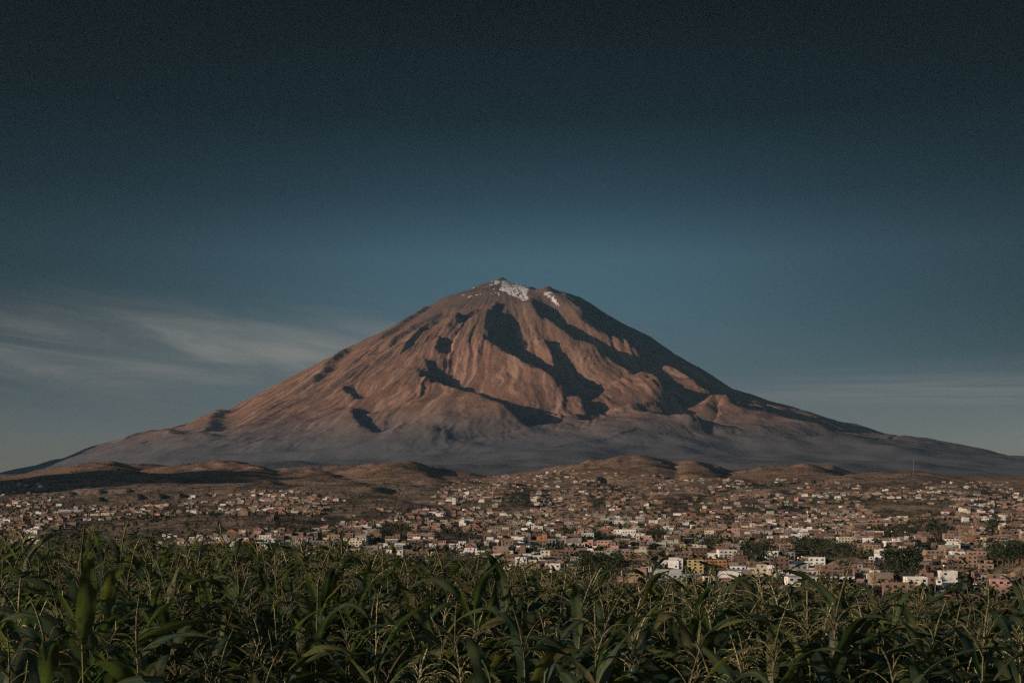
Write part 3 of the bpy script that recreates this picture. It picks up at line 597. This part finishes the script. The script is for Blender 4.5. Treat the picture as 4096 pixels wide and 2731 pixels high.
# (map, left, right, top, foot) in one of four close-ups, storeys, colour, roof, yaw in degrees, label, short name
MARKS = [
 (c3, 1830, 2020, 958, 1024, 2, 'white', 'flat', 8, 'long white two storey block with a flat roof above the maize', 'the long white block'),
 (c4, 0, 105, 1088, 1185, 3, 'white', 'flat', 14, 'white three storey house with large square windows behind the maize tops', 'the white three storey house'),
 (c3, 1500, 1592, 972, 1042, 2, 'cream', 'flat', 16, 'cream two storey house with dark windows beside a dark tree', 'the cream house'),
 (c3, 1480, 1600, 918, 960, 2, 'white', 'flat', 5, 'wide white house with dark windows behind the cream house', 'the wide white house'),
 (c3, 1612, 1682, 896, 938, 1, 'pink', 'flat', 5, 'pink walled flat roofed house next to the wide white house', 'the pink house'),
 (c3, 690, 812, 888, 925, 1, 'pale blue', 'blue', 4, 'long low shed with a blue tin roof', 'the blue roofed shed'),
 (c3, 180, 440, 912, 965, 1, 'grey concrete', 'blue', 3, 'very long grey warehouse with a blue grey tin roof', 'the grey warehouse'),
 (c3, 628, 686, 852, 918, 2, 'yellow', 'flat', 12, 'yellow fronted two storey house standing by the blue roofed shed', 'the yellow fronted house'),
 (c3, 686, 806, 935, 992, 2, 'white', 'flat', 10, 'white two storey house in front of the blue roofed shed', 'the white house by the shed'),
 (c3, 1018, 1072, 862, 898, 1, 'white', 'flat', 5, 'small white house with a dark window by the tree grove', 'the small house by the grove'),
 (c3, 1730, 1762, 520, 575, 4, 'white', 'flat', 10, 'slim white tower block standing highest on the hillside', 'the slim white tower block'),
 (c3, 1888, 1976, 1012, 1102, 3, 'tan brick', 'flat', 20, 'tall blank tan brick block in front of the long white block', 'the blank tan block'),
 (c3, 1985, 2108, 990, 1042, 2, 'pale green', 'flat', 4, 'pale green flat roofed building right beside the blank tan block', 'the pale green building'),
 (c3, 805, 860, 850, 895, 2, 'cream', 'flat', 12, 'cream house with small windows between the yellow house and the maize', 'the cream windowed house'),
 (c4, 364, 412, 644, 672, 1, 'cream', 'flat', 5, 'small bright cream house high in the middle of the town', 'the small bright cream house'),
 (c4, 978, 1056, 704, 742, 2, 'white', 'flat', 6, 'white two storey house alone among brown houses mid slope', 'the lone white house'),
 (c4, 1045, 1166, 778, 848, 2, 'white', 'flat', 10, 'large bright white stepped house in the middle of the slope', 'the stepped white house'),
 (c4, 1560, 1618, 724, 752, 1, 'white', 'flat', 3, 'low white house with two dark windows on the slope', 'the two windowed white house'),
 (c4, 1390, 1486, 764, 802, 1, 'white', 'flat', 8, 'long low white house above the grey sheds', 'the long low white house'),
 (c4, 1246, 1272, 960, 1028, 3, 'white', 'flat', 10, 'narrow tall white house end next to a brown brick block', 'the narrow white house'),
 (c4, 1274, 1342, 962, 1028, 3, 'brown brick', 'flat', 10, 'brown brick block joined to the narrow white house', 'the brown brick block'),
 (c4, 1034, 1142, 958, 1052, 3, 'tan brick', 'flat', 7, 'big tan brick apartment block with a bare side wall', 'the tan apartment block'),
 (c4, 1445, 1540, 1048, 1148, 3, 'white', 'flat', 22, 'white three storey block with a pink parapet and small windows', 'the pink parapet block'),
 (c4, 1600, 1745, 1040, 1156, 4, 'yellow', 'flat', 12, 'tall yellow apartment block with rows of dark windows', 'the yellow apartment block'),
 (c4, 1748, 1940, 1044, 1108, 2, 'orange', 'flat', 8, 'wide orange two storey building beside the yellow apartment block', 'the orange building'),
 (c4, 1310, 1722, 1155, 1245, 2, 'pale blue', 'flat', 4, 'long low pale hall with a band of windows above the maize', 'the long pale hall'),
 (c4, 1532, 1650, 928, 978, 2, 'yellow', 'flat', 8, 'yellow two storey house up the slope from the yellow apartment block', 'the upper yellow house'),
 (c4, 1664, 1696, 868, 922, 3, 'yellow', 'flat', 15, 'slender yellow tower house beside a big dark tree', 'the yellow tower house'),
 (c4, 1780, 1876, 974, 1030, 1, 'white', 'gable', 10, 'white house with a gabled roof below the big dark tree', 'the gabled white house'),
 (c4, 385, 522, 1068, 1152, 2, 'white', 'flat', 9, 'white two storey house with wide terrace behind the maize', 'the white terrace house'),
 (c4, 2018, 2092, 894, 926, 1, 'white', 'flat', 6, 'low white house with two square windows right of the big dark tree', 'the square windowed house'),
 (c4, 2290, 2348, 1094, 1146, 2, 'white', 'flat', 16, 'white two storey house above a cream terrace of houses', 'the terrace top house'),
 (c4, 2118, 2286, 1108, 1185, 2, 'cream', 'flat', 6, 'long cream terrace of houses with dark windows near the maize', 'the cream terrace'),
 (c4, 1930, 2200, 1252, 1320, 1, 'yellow', 'blue', 3, 'low yellow building with a blue roof just above the maize', 'the blue roofed yellow building'),
 (c5, 1065, 1156, 984, 1090, 4, 'white', 'flat', 18, 'tall white house with a blank front beside the tall trees', 'the tall white house'),
 (c5, 984, 1062, 1044, 1098, 2, 'brown brick', 'flat', 14, 'brown brick house leaning on the tall white house', 'the leaning brown house'),
 (c5, 862, 1152, 724, 754, 1, 'tan brick', 'flat', 2, 'very long low brick building at the edge of the dirt fields', 'the long brick building'),
 (c5, 1676, 1782, 868, 914, 2, 'white', 'flat', 7, 'white two storey house with dark openings among the right hand trees', 'the wooded white house'),
 (c5, 1778, 1942, 998, 1106, 3, 'tan brick', 'flat', 12, 'huge blank tan wall of a block on the right', 'the huge tan wall'),
 (c5, 1755, 1956, 1136, 1172, 1, 'yellow', 'flat', 5, 'long bright yellow low building below the huge tan wall', 'the long yellow building'),
 (c5, 1600, 1642, 1216, 1296, 2, 'white', 'flat', 16, 'narrow white house end just above the maize on the right', 'the narrow white house end'),
 (c5, 1752, 1800, 1230, 1300, 2, 'white', 'flat', 20, 'white house with one dark window above the maize', 'the one windowed white house'),
 (c5, 1920, 2016, 1240, 1308, 2, 'white', 'gable', 24, 'white gabled house near the right edge above the maize', 'the white gabled house'),
 (c5, 650, 892, 1186, 1282, 2, 'white', 'flat', 10, 'broad white house with stepped roof behind the maize leaf', 'the broad white house'),
 (c5, 978, 1016, 1218, 1276, 2, 'white', 'flat', 18, 'small white house end beside a brown brick wall', 'the small white house end'),
 (c5, 1820, 1876, 684, 720, 1, 'white', 'flat', 5, 'pale house with a light roof high on the right slope', 'the pale hillside house'),
 (c5, 2124, 2188, 668, 714, 2, 'white', 'flat', 12, 'white two storey house highest near the right edge', 'the highest white house'),
 (c5, 550, 616, 1084, 1114, 1, 'pale green', 'flat', 6, 'pale green low house among brown brick ones', 'the pale green low house'),
 (c5, 150, 196, 1092, 1150, 2, 'white', 'flat', 20, 'bright white house end facing the setting sun', 'the bright white house end'),
 (c2, 505, 712, 612, 634, 1, 'white', 'flat', -8, 'very long bright white building alone on the far left slope', 'the very long white building'),
 (c2, 460, 505, 626, 642, 1, 'white', 'flat', -8, 'low white annex at the end of the very long white building', 'the white annex'),
 (c2, 310, 418, 730, 758, 1, 'cream', 'flat', -6, 'row of sunlit cream houses above the maize on the far left', 'the sunlit cream row'),
 (c2, 720, 985, 646, 664, 1, 'cream', 'flat', 2, 'long pale perimeter wall below the very long white building', 'the long pale wall'),
 (c2, 1394, 1472, 818, 866, 2, 'white', 'flat', 6, 'white two storey house standing left of the town above the maize', 'the leftmost white house'),
 (c2, 1490, 1522, 834, 868, 1, 'white', 'flat', 6, 'tiny white house next to the leftmost white house', 'the tiny white house'),
]
trs = np.random.RandomState(31)
HOUSES = []; foot = []; LM = []
for (fn, a, b_, t_, f_, st, col, rf, yw, lab, short) in MARKS:
    u0, v0 = fn(a, t_); u1, v1 = fn(b_, f_); x, y, z = where((u0 + u1) / 2, v1); w_ = (u1 - u0) / F * y; h_ = (v1 - v0) / F * y
    dp = min(max(w_ * .55, 6), 14); cy = y + dp / 2
    h = plan_house(x * cy / y, cy, w_ * .97, dp, st, col, R(-yw), trs, rf, max(h_ - .5, 2.6)); h.label = lab; h.short = short; h.mark = True
    h.room = None if h_ < 9 and st > 2 else h.room
    HOUSES.append(h); foot.append((h.x, h.y, max(w_, dp) * .55)); LM.append((u0 + (u1 - u0) / 2, v1, short))
# grove: (map, left, right, top, foot, how many, kind, what it stands beside)
GROVES = [(c3, 1115, 1365, 735, 870, 11, 'round', 'behind the small house by the grove'), (c3, 420, 545, 745, 815, 4, 'round', 'uphill of the yellow fronted house'), (c3, 320, 385, 720, 795, 2, 'tall', 'behind the grey warehouse'),
 (c3, 1590, 1705, 985, 1110, 3, 'round', 'beside the cream house'), (c3, 1375, 1425, 955, 1020, 2, 'round', 'left of the cream house'), (c4, 690, 1065, 985, 1270, 12, 'round', 'below the big tan apartment block'),
 (c4, 1335, 1475, 975, 1048, 4, 'round', 'right of the brown brick block'), (c4, 1740, 1860, 832, 980, 3, 'round', 'beside the yellow tower house'), (c4, 2125, 2295, 930, 1070, 6, 'round', 'right of the gabled white house'),
 (c4, 875, 1025, 820, 905, 4, 'round', 'downhill of the stepped white house'), (c4, 500, 655, 755, 850, 4, 'round', 'downhill of the small bright cream house'), (c4, 788, 852, 745, 815, 2, 'tall', 'left of the lone white house'),
 (c4, 1280, 1420, 780, 910, 6, 'round', 'right of the stepped white house'), (c4, 1925, 1995, 650, 745, 2, 'tall', 'uphill of the square windowed house'), (c4, 790, 910, 440, 630, 7, 'tall', 'on the slope above the lone white house'),
 (c4, 20, 260, 395, 610, 10, 'tall', 'right of the slim white tower block'), (c4, 1030, 1115, 320, 375, 2, 'round', 'alone on the upper brown hill'), (c4, 1740, 1840, 440, 530, 4, 'tall', 'high above the two windowed white house'),
 (c5, 1150, 1435, 950, 1300, 13, 'tall', 'right of the tall white house'), (c5, 1425, 1500, 670, 765, 2, 'cypress', 'right of the long brick building'), (c5, 1530, 1685, 680, 905, 7, 'tall', 'behind the wooded white house'),
 (c5, 2045, 2135, 665, 860, 4, 'tall', 'downhill of the highest white house'), (c5, 2090, 2360, 890, 1140, 12, 'round', 'right of the huge tan wall'), (c5, 335, 810, 870, 1035, 13, 'round', 'uphill of the pale green low house'),
 (c5, 0, 145, 890, 1065, 5, 'round', 'uphill of the bright white house end'), (c5, 745, 845, 1050, 1160, 3, 'round', 'left of the leaning brown house'), (c5, 1285, 1425, 750, 860, 5, 'round', 'downhill of the cypresses'),
 (c5, 195, 335, 1190, 1305, 3, 'round', 'below the bright white house end'), (c5, 465, 565, 1240, 1310, 3, 'round', 'left of the broad white house'), (c5, 870, 930, 895, 945, 1, 'round', 'uphill of the tall white house'), (c5, 560, 620, 385, 425, 2, 'cypress', 'at the foot of the cone hill'), (c5, 30, 320, 370, 440, 7, 'tall', 'along the upper edge of the town'), (c5, 1480, 1565, 890, 960, 2, 'round', 'left of the wooded white house')]
# --- ordinary houses on a crooked street grid
UP = [(-60, 480), (0, 482), (60, 485), (110, 503), (150, 500), (200, 495), (260, 489), (300, 491), (345, 500), (380, 506), (420, 503), (440, 492), (455, 480), (500, 475), (560, 470), (620, 472), (700, 478), (760, 477), (800, 479), (850, 484), (900, 486), (950, 480), (1024, 483), (1090, 484)]
LOW = [(-60, 536), (0, 538), (250, 547), (400, 557), (520, 574), (650, 582), (760, 594), (1090, 597)]
NONE = [[(40, 541), (60, 528), (110, 520), (200, 514), (300, 514), (395, 519), (330, 526), (240, 534), (160, 550), (60, 550)], [(320, 514), (345, 500), (395, 487), (412, 500), (442, 504), (420, 511), (385, 518)],
        [(850, 500), (900, 499), (958, 501), (932, 520), (880, 516)], [(870, 527), (955, 527), (955, 536), (880, 537)], [(40, 490), (190, 478), (190, 504), (60, 506)],
        [(828, 568), (842, 558), (860, 555), (880, 562), (872, 570)], [(985, 584), (1004, 570), (1024, 563), (1060, 570), (1060, 584)], [(428, 534), (460, 531), (500, 540), (470, 549), (440, 544)], [(640, 455), (760, 470), (760, 479), (640, 474)]]
THIN = [[(560, 484), (860, 484), (860, 512), (700, 514), (560, 506)], [(860, 480), (1090, 480), (1090, 506), (860, 506)], [(-60, 480), (240, 480), (240, 540), (-60, 540)], [(-60, 480), (235, 480), (235, 540), (-60, 540)], [(590, 500), (640, 490), (760, 496), (860, 500), (800, 512), (700, 518), (600, 516)], [(455, 470), (1024, 470), (1024, 492), (455, 492)], [(800, 535), (960, 535), (960, 556), (800, 556)]]
cs_ = 15.5; a0 = R(14); gi, gj = np.meshgrid(np.arange(-210, 210), np.arange(10, 450)); lx = gi * cs_ + 6 * (gi // 5); ly = gj * cs_ * .82 + 7 * (gj // 2)
cx_ = lx * math.cos(a0) - ly * math.sin(a0) * .35; cy_ = ly + lx * math.sin(a0)
cx_ = cx_ + 26 * fbm(cx_ / 420, cy_ / 420, 2, 90); cy_ = cy_ + 26 * fbm(cx_ / 420, cy_ / 420, 2, 92)
ok = (cy_ > 430) & (cy_ < 6000) & (np.abs(cx_) < .47 * cy_); cx_, cy_ = cx_[ok], cy_[ok]; czz = ground_z(cx_, cy_); cu, cv = pic(cx_, cy_, czz)
p = np.clip(.96 - cy_ / 4800, .13, .80); dens = fbm(cx_ / 260, cy_ / 260, 3, 95); p = p * np.clip(.85 + dens * .9, .12, 1.1)
p[cv < np.interp(cu, [q[0] for q in UP], [q[1] for q in UP])] = 0; p[cv > np.interp(cu, [q[0] for q in LOW], [q[1] for q in LOW]) + 6] = 0
for q in NONE: p[in_poly(cu, cv, q)] *= .03
for q in THIN: p[in_poly(cu, cv, q)] *= .62
for (fn, a, b_, t_, f_, n, kind, lab) in GROVES:
    u0, v0 = fn(a, t_); u1, v1 = fn(b_, f_); p[(cu > u0 - 1.5) & (cu < u1 + 1.5) & (cv > v0 + .35 * (v1 - v0)) & (cv < v1 + 3.5)] = 0
for (fn, a, b_, t_, f_, *_r), h in zip(MARKS, HOUSES):
    u0, v0 = fn(a, t_); u1, v1 = fn(b_, f_); p[(cu > u0 - 4) & (cu < u1 + 4) & (cy_ < h.y) & (cv - 7.5 * F / cy_ < v1 - 1.0) & (cv > v0)] = 0
fx = np.array([q[0] for q in foot]); fy = np.array([q[1] for q in foot]); fr_ = np.array([q[2] for q in foot])
for i in np.nonzero(trs.rand(len(p)) < p)[0]:
    x, y = float(cx_[i]), float(cy_[i])
    if (np.hypot(fx - x, fy - y) < fr_ + 8).any(): continue
    w_ = trs.uniform(8.5, 16.5); dp = trs.uniform(6.5, 11.5); st = int(trs.choice([1, 1, 2, 2, 3])) if y < 1500 else int(trs.choice([1, 1, 1, 1, 2]))
    col = CN[int(trs.choice(12, p=[.12, .07, .245, .19, .12, .15, .015, .02, .02, .025, .005, .02] if y < 1300 else [.055, .04, .30, .19, .13, .235, .005, .012, .01, .013, .0, .01]))]
    rf = str(trs.choice(['flat', 'tin', 'blue', 'gable'], p=[.86, .10, .02, .02]))
    h = House(); h.args = (x, y, w_, dp, st, col, -a0 * .6 + trs.normal(0, .10), rf); h.mark = False; h.big = w_ * st * 2.8 / y ** 2; HOUSES.append(h)
plain = sorted([h for h in HOUSES if not h.mark], key=lambda h: -h.big)
n_ind = 298 - len(MARKS)
NUMW = {1: 'one', 2: 'two', 3: 'three'}
groups = {}
for h in plain[:n_ind]:
    x, y, w_, dp, st, col, yaw, rf = h.args; q = plan_house(x, y, w_, dp, st, col, yaw, trs, rf); h.__dict__.update(q.__dict__)
    u, v = pic(h.x, h.y, h.zfront); du = [((u - a) ** 2 + (1.6 * (v - b_)) ** 2, i) for i, (a, b_, _) in enumerate(LM)]; dist, i = min(du); lu, lv, short = LM[i]
    rel = ('left of ' if u < lu else 'right of ') if abs(u - lu) > 1.4 * abs(v - lv) else ('uphill of ' if v < lv else 'downhill of ')
    ex = ' with roof tank' if h.tank else (' with upper room' if h.room else (' with tin roof' if rf == 'tin' else ''))
    h.desc = f"{'unfinished ' if h.rebar and not ex else ''}{NUMW[st]} storey {col} house{ex}"; h.rel = rel + short; groups.setdefault((h.desc, h.rel), []).append((dist, h))
for (de, re_), hs in groups.items():
    hs.sort(key=lambda q: q[0])
    for k, (_, h) in enumerate(hs): h.label = f"{de}, {re_}" if len(hs) == 1 else f"{de}, {'nearest' if k == 0 else ordinal(k + 1) + ' nearest'} {re_}"
for h in HOUSES:
    if hasattr(h, 'label') and len(h.label.split()) > 16: print('LONG', h.label)
for h in HOUSES:
    if h.mark: build_house(h, h.label, 'house', 'houses of the town', 'house')
for h in plain[:n_ind]: build_house(h, h.label, 'house', 'houses of the town', 'house')
mb = MB(); allm = [HM[c] for c in CN] + [ROOF, TIN, BLUE, GLASS]; MV, MF, MM = [], [], []; nv = 0
for h in plain[n_ind:]:
    x, y, w_, dp, st, col, yaw, rf = h.args; h.x, h.y, h.w, h.dp, h.st, h.col, h.yaw, h.roof = h.args; h.h = st * 2.75 + 1.6; ci = CN.index(col)
    mb = MB(); geo_walls(h, mb, ci); geo_roof(h, mb, {'flat': 12, 'tin': 13, 'blue': 14, 'gable': CN.index('red brick')}[rf])
    if rf == 'flat' and trs.rand() < .4: h.room = (w_ * trs.uniform(.3, .6), dp * .6, trs.choice([-1, 1]), col); geo_room(h, mb, ci if trs.rand() < .6 else trs.randint(6))
    if y < 2200:
        nb = max(1, int(w_ / 3.3))
        for s_ in range(st):
            for i in range(nb):
                if trs.rand() < .62: geo_win(h, ('f', -w_ / 2 + w_ * (i + .5) / nb, 2.1 + s_ * 2.75, 1.4, 1.25), mb, 15)
    h.z = float(ground_z(np.array([x]), np.array([y]))[0]) - 1.3; cs2, sn2 = math.cos(yaw), math.sin(yaw); v = np.array(mb.v)
    MV.append(np.stack([v[:, 0] * cs2 - v[:, 1] * sn2 + x, v[:, 0] * sn2 + v[:, 1] * cs2 + y, v[:, 2] + h.z], -1)); MF += [tuple(i + nv for i in f) for f in mb.f]; nv += len(v); MM += mb.m
ft = mesh_obj('far_houses', np.concatenate(MV), MF, allm, mi=MM); tag(ft, 'mass of tiny brown and white flat roofed houses covering the far slopes', 'houses', kind='stuff')
print('houses', len(HOUSES), 'landmarks', len(MARKS))

# church, water tower, mast, lamps
def empty(name, loc, label, cat, group=None):
    o = bpy.data.objects.new(name, None); C.objects.link(o); o.location = loc; return tag(o, label, cat, group)
x, y, z = where(*c3(1820, 742)); k = y / F * .1169
ch = empty('church', (x, y + 6, z - .5), 'white church with a square bell tower in the middle of the town', 'church'); ch.rotation_euler = (0, 0, R(-12))
W_ = 46 * k; MB().box(-W_ / 2, W_ / 2, -7, 12, 0, 34 * k, open_top=True).build('nave', HM['white'], ch)
hh = House(); hh.w, hh.dp, hh.h, hh.roof = W_, 19, 34 * k, 'gable'; mb = MB(); geo_roof(hh, mb); ro = mb.build('roof', HM['cream'], ch); ro.location = (0, 2.5, 0)
tw = MB().box(W_ * .02, W_ * .5, -8.4, -7 + W_ * .35, 0, 62 * k).build('bell_tower', HM['white'], ch)
MB().box(W_ * .14, W_ * .38, -8.46, -8.3, 46 * k, 56 * k, bottom=True).build('belfry_opening', GLASS, tw); MB().box(-W_ * .25, -W_ * .05, -7.06, -6.9, 0, 12 * k).build('door', DOOR, ch)
x, y, z = where(*c5(494, 735)); k = y / F * .1165
wt = empty('water_tower', (x, y, z - .5), 'slender grey water tower with a white tank on the right slope', 'water tower')
MB().disc(0, 0, 3.2 * k, 0, 92 * k, 10, 2.6 * k).build('shaft', METAL, wt); MB().disc(0, 0, 3 * k, 92 * k, 97 * k, 12, 7.5 * k).disc(0, 0, 7.5 * k, 97 * k, 112 * k, 12).disc(0, 0, 7.5 * k, 112 * k, 115 * k, 12, 2 * k).build('tank', HM['white'], wt)
x, y, z = where(*c5(1403, 310)); k = y / F * .1165
ms_ = empty('radio_mast', (x, y, z - .5), 'thin lattice radio mast on the brown hill at the right', 'mast')
mb = MB(); H_ = 122 * k; s0 = 2.2 * k
for a, b_ in ((-1, -1), (1, -1), (1, 1), (-1, 1)):
    v = [(a * s0 + q * .2 * k, b_ * s0 + r * .2 * k, 0) for q, r in ((-1, -1), (1, -1), (1, 1), (-1, 1))] + [(a * s0 * .2 + q * .2 * k, b_ * s0 * .2 + r * .2 * k, H_) for q, r in ((-1, -1), (1, -1), (1, 1), (-1, 1))]
    mb.add((v, [(0, 1, 5, 4), (1, 2, 6, 5), (2, 3, 7, 6), (3, 0, 4, 7), (4, 5, 6, 7)]))
for i in range(14):
    zz = H_ * (i + .5) / 14; q = s0 * (1 - .8 * zz / H_); mb.box(-q, q, -q, q, zz, zz + .2 * k, bottom=True)
mb.build('lattice', METAL, ms_); MB().disc(0, 0, 2 * k, H_ - 6 * k, H_, 8).build('antenna_drum', HM['grey concrete'], ms_)
bulb, b = mat('lamp_glow', (1, .6, .2)); b.inputs['Emission Color'].default_value = (1, .58, .2, 1); b.inputs['Emission Strength'].default_value = 6
LAMPS = [(c3, 965, 985, 'left of a pair below the blue roofed shed'), (c3, 1030, 978, 'right of a pair below the blue roofed shed'), (c5, 1215, 845, 'by the trees right of the long brick building'), (c5, 1330, 850, 'beside the middle of the right hand trees'),
 (c5, 1450, 852, 'behind the right hand trees'), (c5, 1700, 862, 'above the white house among the trees'), (c5, 1905, 700, 'beside the pale hillside house'), (c5, 1660, 1170, 'at the end of the long yellow building'), (c4, 1180, 940, 'up the lane from the brown brick block'), (c4, 300, 780, 'below the small bright cream house'), (c5, 445, 1085, 'above the pale green low house'), (c5, 410, 1095, 'near the bright white house end')]
for fn, a, b_, lab in LAMPS:
    x, y, z = where(*fn(a, b_)); lp = empty('street_lamp', (x, y, z), 'lit orange street lamp ' + lab, 'street lamp', 'lit street lamps of the town')
    MB().disc(0, 0, .1, 0, 6.2, 6, .07).build('pole', METAL, lp); hd = MB().box(-.35, .35, -.9, .25, 6.2, 6.45, bottom=True).build('lamp_head', METAL, lp); MB().box(-.28, .28, -.85, -.1, 5.95, 6.19, bottom=True).build('bulb', bulb, hd)

# ------------------------------------------------------------------ trees and scrub
def foliage(name, c1, c2_):
    m, b = mat(name, rough=.7); t = mth('FRACT', mth('ADD', node('ShaderNodeObjectInfo').outputs['Random'], attr('tint')))
    L.new(mixc(t, c1, c2_), b.inputs['Base Color']); return m
CROWN = foliage('tree_foliage', (.020, .030, .016), (.048, .058, .026)); BARK = plaster('tree_bark', (.10, .075, .055))
def crown(rs, kind, n=420):
    # leaf clumps through the crown's volume; unit tree one metre tall
    V, T = [], []; nl = {'round': 7, 'tall': 9, 'cypress': 8}[kind]
    for i in range(nl):
        if kind == 'round': c = np.array([rs.normal(0, .2), rs.normal(0, .2), rs.uniform(.42, .85)]); r = rs.uniform(.14, .24)
        elif kind == 'tall': c = np.array([rs.normal(0, .11), rs.normal(0, .11), rs.uniform(.28, .92)]); r = rs.uniform(.09, .16)
        else: f = (i + .5) / nl; c = np.array([rs.normal(0, .02), rs.normal(0, .02), .12 + .8 * f]); r = .13 * (1 - f) ** .6 + .03
        t0 = rs.uniform(0, .35)
        for k in range(n // nl):
            d = rs.normal(0, 1, 3); d /= np.linalg.norm(d); q = c + d * r * rs.uniform(.45, 1.05) * np.array([1, 1, .85]); s_ = rs.uniform(.018, .042)
            a = rs.normal(0, 1, 3); a /= np.linalg.norm(a); e = np.cross(a, rs.normal(0, 1, 3)); e /= np.linalg.norm(e) + 1e-9
            V += [q - a * s_, q - e * s_ * .7, q + a * s_, q + e * s_ * .7]; T += [t0 + rs.uniform(0, .6)] * 4
    return np.array(V), np.arange(len(V)).reshape(-1, 4), np.array(T)
def tree_proto(kind, seed):
    rs = np.random.RandomState(seed); v, f, t = crown(rs, kind); o = mesh_obj('crown', v, f, [CROWN]); vattr(o, 'tint', t); me = o.data; bpy.data.objects.remove(o)
    g = Geo(); z = np.linspace(0, .75 if kind != 'cypress' else .9, 6); tube(g, np.stack([.02 * np.sin(z * 6), .015 * np.cos(z * 5), z], -1), .022 * (1 - z), 6)
    for k in range(4):
        a = k * 1.7 + rs.uniform(0, 1); h0 = rs.uniform(.25, .5); q = np.linspace(0, 1, 4)[:, None]; tube(g, np.array([[0, 0, h0]]) + q * np.array([[.16 * math.cos(a), .16 * math.sin(a), .22]]) * (.3 if kind == 'cypress' else 1), .009 * (1 - q[:, 0] * .7), 4)
    a_ = g.arrays(); o = mesh_obj('trunk', a_[0], a_[1], [BARK], smooth=True); m2 = o.data; bpy.data.objects.remove(o); return me, m2
TP = {k: [tree_proto(k, 50 + i + 10 * j) for i in range(4)] for j, k in enumerate(('round', 'tall', 'cypress'))}
KW = {'round': 'round dark tree', 'tall': 'tall ragged tree', 'cypress': 'narrow pointed tree'}
ntree = 0
for (fn, a, b_, t_, f_, n, kind, lab) in GROVES:
    u0, v0 = fn(a, t_); u1, v1 = fn(b_, f_); its = []
    for i in range(n):
        fu = (i + .5) / n + trs.uniform(-.3, .3) / n; u = u0 + (u1 - u0) * fu; full = (v1 - v0); vb = v1 - full * trs.uniform(0, .45) * (1 if full > 9 else .3); x, y, z = where(u, vb)
        hpx = min(full * trs.uniform(.7, 1.15), vb - v0 + 3); hh_ = min(max(hpx / F * y, 4), 22); its.append((u, x, y, z, hh_))
    its.sort(key=lambda q: q[0])
    for i, (u, x, y, z, hh_) in enumerate(its):
        o = empty('tree', (x, y, z - .2), (KW[kind] + ' ' + lab) if n == 1 else f"{KW[kind]}, {ordinal(i + 1)} from the left {lab}", 'tree', 'trees of the town'); o.rotation_euler = (0, 0, trs.uniform(0, 6.28))
        sx = hh_ * (1.0 if kind != 'round' else trs.uniform(.95, 1.35)); o.scale = (sx, sx, hh_); cr_, tk = TP[kind][trs.randint(4)]
        link(bpy.data.objects.new('crown', cr_), o); link(bpy.data.objects.new('trunk', tk), o); ntree += 1
print('trees', ntree)
srs = np.random.RandomState(77); NS = 24000
sy = np.exp(srs.uniform(math.log(330), math.log(6500), NS)); sx_ = srs.uniform(-.46, .46, NS) * sy; sz = ground_z(sx_, sy); su, sv = pic(sx_, sy, sz)
keep = srs.rand(NS) < .46 + fbm(sx_ / 300, sy / 300, 3, 120) * .9 + .2 * (sy < 3600)
keep &= sv < np.interp(su, [q[0] for q in LOW], [q[1] for q in LOW]) + 8
for a, b_, c_ in zip(fx, fy, fr_): keep &= np.hypot(sx_ - a, sy - b_) > c_ + 1
sx_, sy, sz = sx_[keep], sy[keep], sz[keep]; n = len(sy); K = 24
hh_ = np.where(srs.rand(n) < .66, srs.uniform(1.5, 5, n), srs.uniform(5, 10.5, n))[:, None, None]
d = srs.normal(0, 1, (n, K, 3)); d /= np.linalg.norm(d, axis=2)[..., None]; q = np.stack([sx_, sy, sz], -1)[:, None] + np.array([0, 0, .45]) * hh_ + d * hh_ * .5 * srs.uniform(.4, 1, (n, K, 1)); s_ = hh_ * srs.uniform(.1, .22, (n, K, 1))
a = srs.normal(0, 1, (n, K, 3)); a /= np.linalg.norm(a, axis=2)[..., None]; e = np.cross(a, d); e /= np.linalg.norm(e, axis=2)[..., None] + 1e-9
MV = np.stack([q - a * s_, q - e * s_ * .7, q + a * s_, q + e * s_ * .7], 2).reshape(-1, 3); MT = np.repeat(srs.rand(n), K * 4)
sc_ = mesh_obj('scrub', MV, np.arange(len(MV)).reshape(-1, 4), [CROWN]); vattr(sc_, 'tint', MT); tag(sc_, 'dark bushes and small trees scattered over the town slopes and hills', 'scrub', kind='stuff')

# ------------------------------------------------------------------ the air
hz = mesh_obj('haze', [(x, y, z) for z in (-76, 3750) for x, y in ((-24500, -9500), (24500, -9500), (24500, 26000), (-24500, 26000))],
              [(3, 2, 1, 0), (4, 5, 6, 7), (0, 1, 5, 4), (1, 2, 6, 5), (2, 3, 7, 6), (3, 0, 4, 7)]); tag(hz, kind='stuff')
hm = bpy.data.materials.new('air'); hm.use_nodes = True; nt = hm.node_tree; N = nt.nodes; L = nt.links; N.clear()
pv_ = node('ShaderNodeVolumePrincipled'); pv_.inputs['Color'].default_value = (.21, .44, .66, 1); pv_.inputs['Density'].default_value = HAZE; pv_.inputs['Anisotropy'].default_value = 0.0
mo = node('ShaderNodeOutputMaterial'); L.new(pv_.outputs[0], mo.inputs['Volume']); hz.data.materials.append(hm)
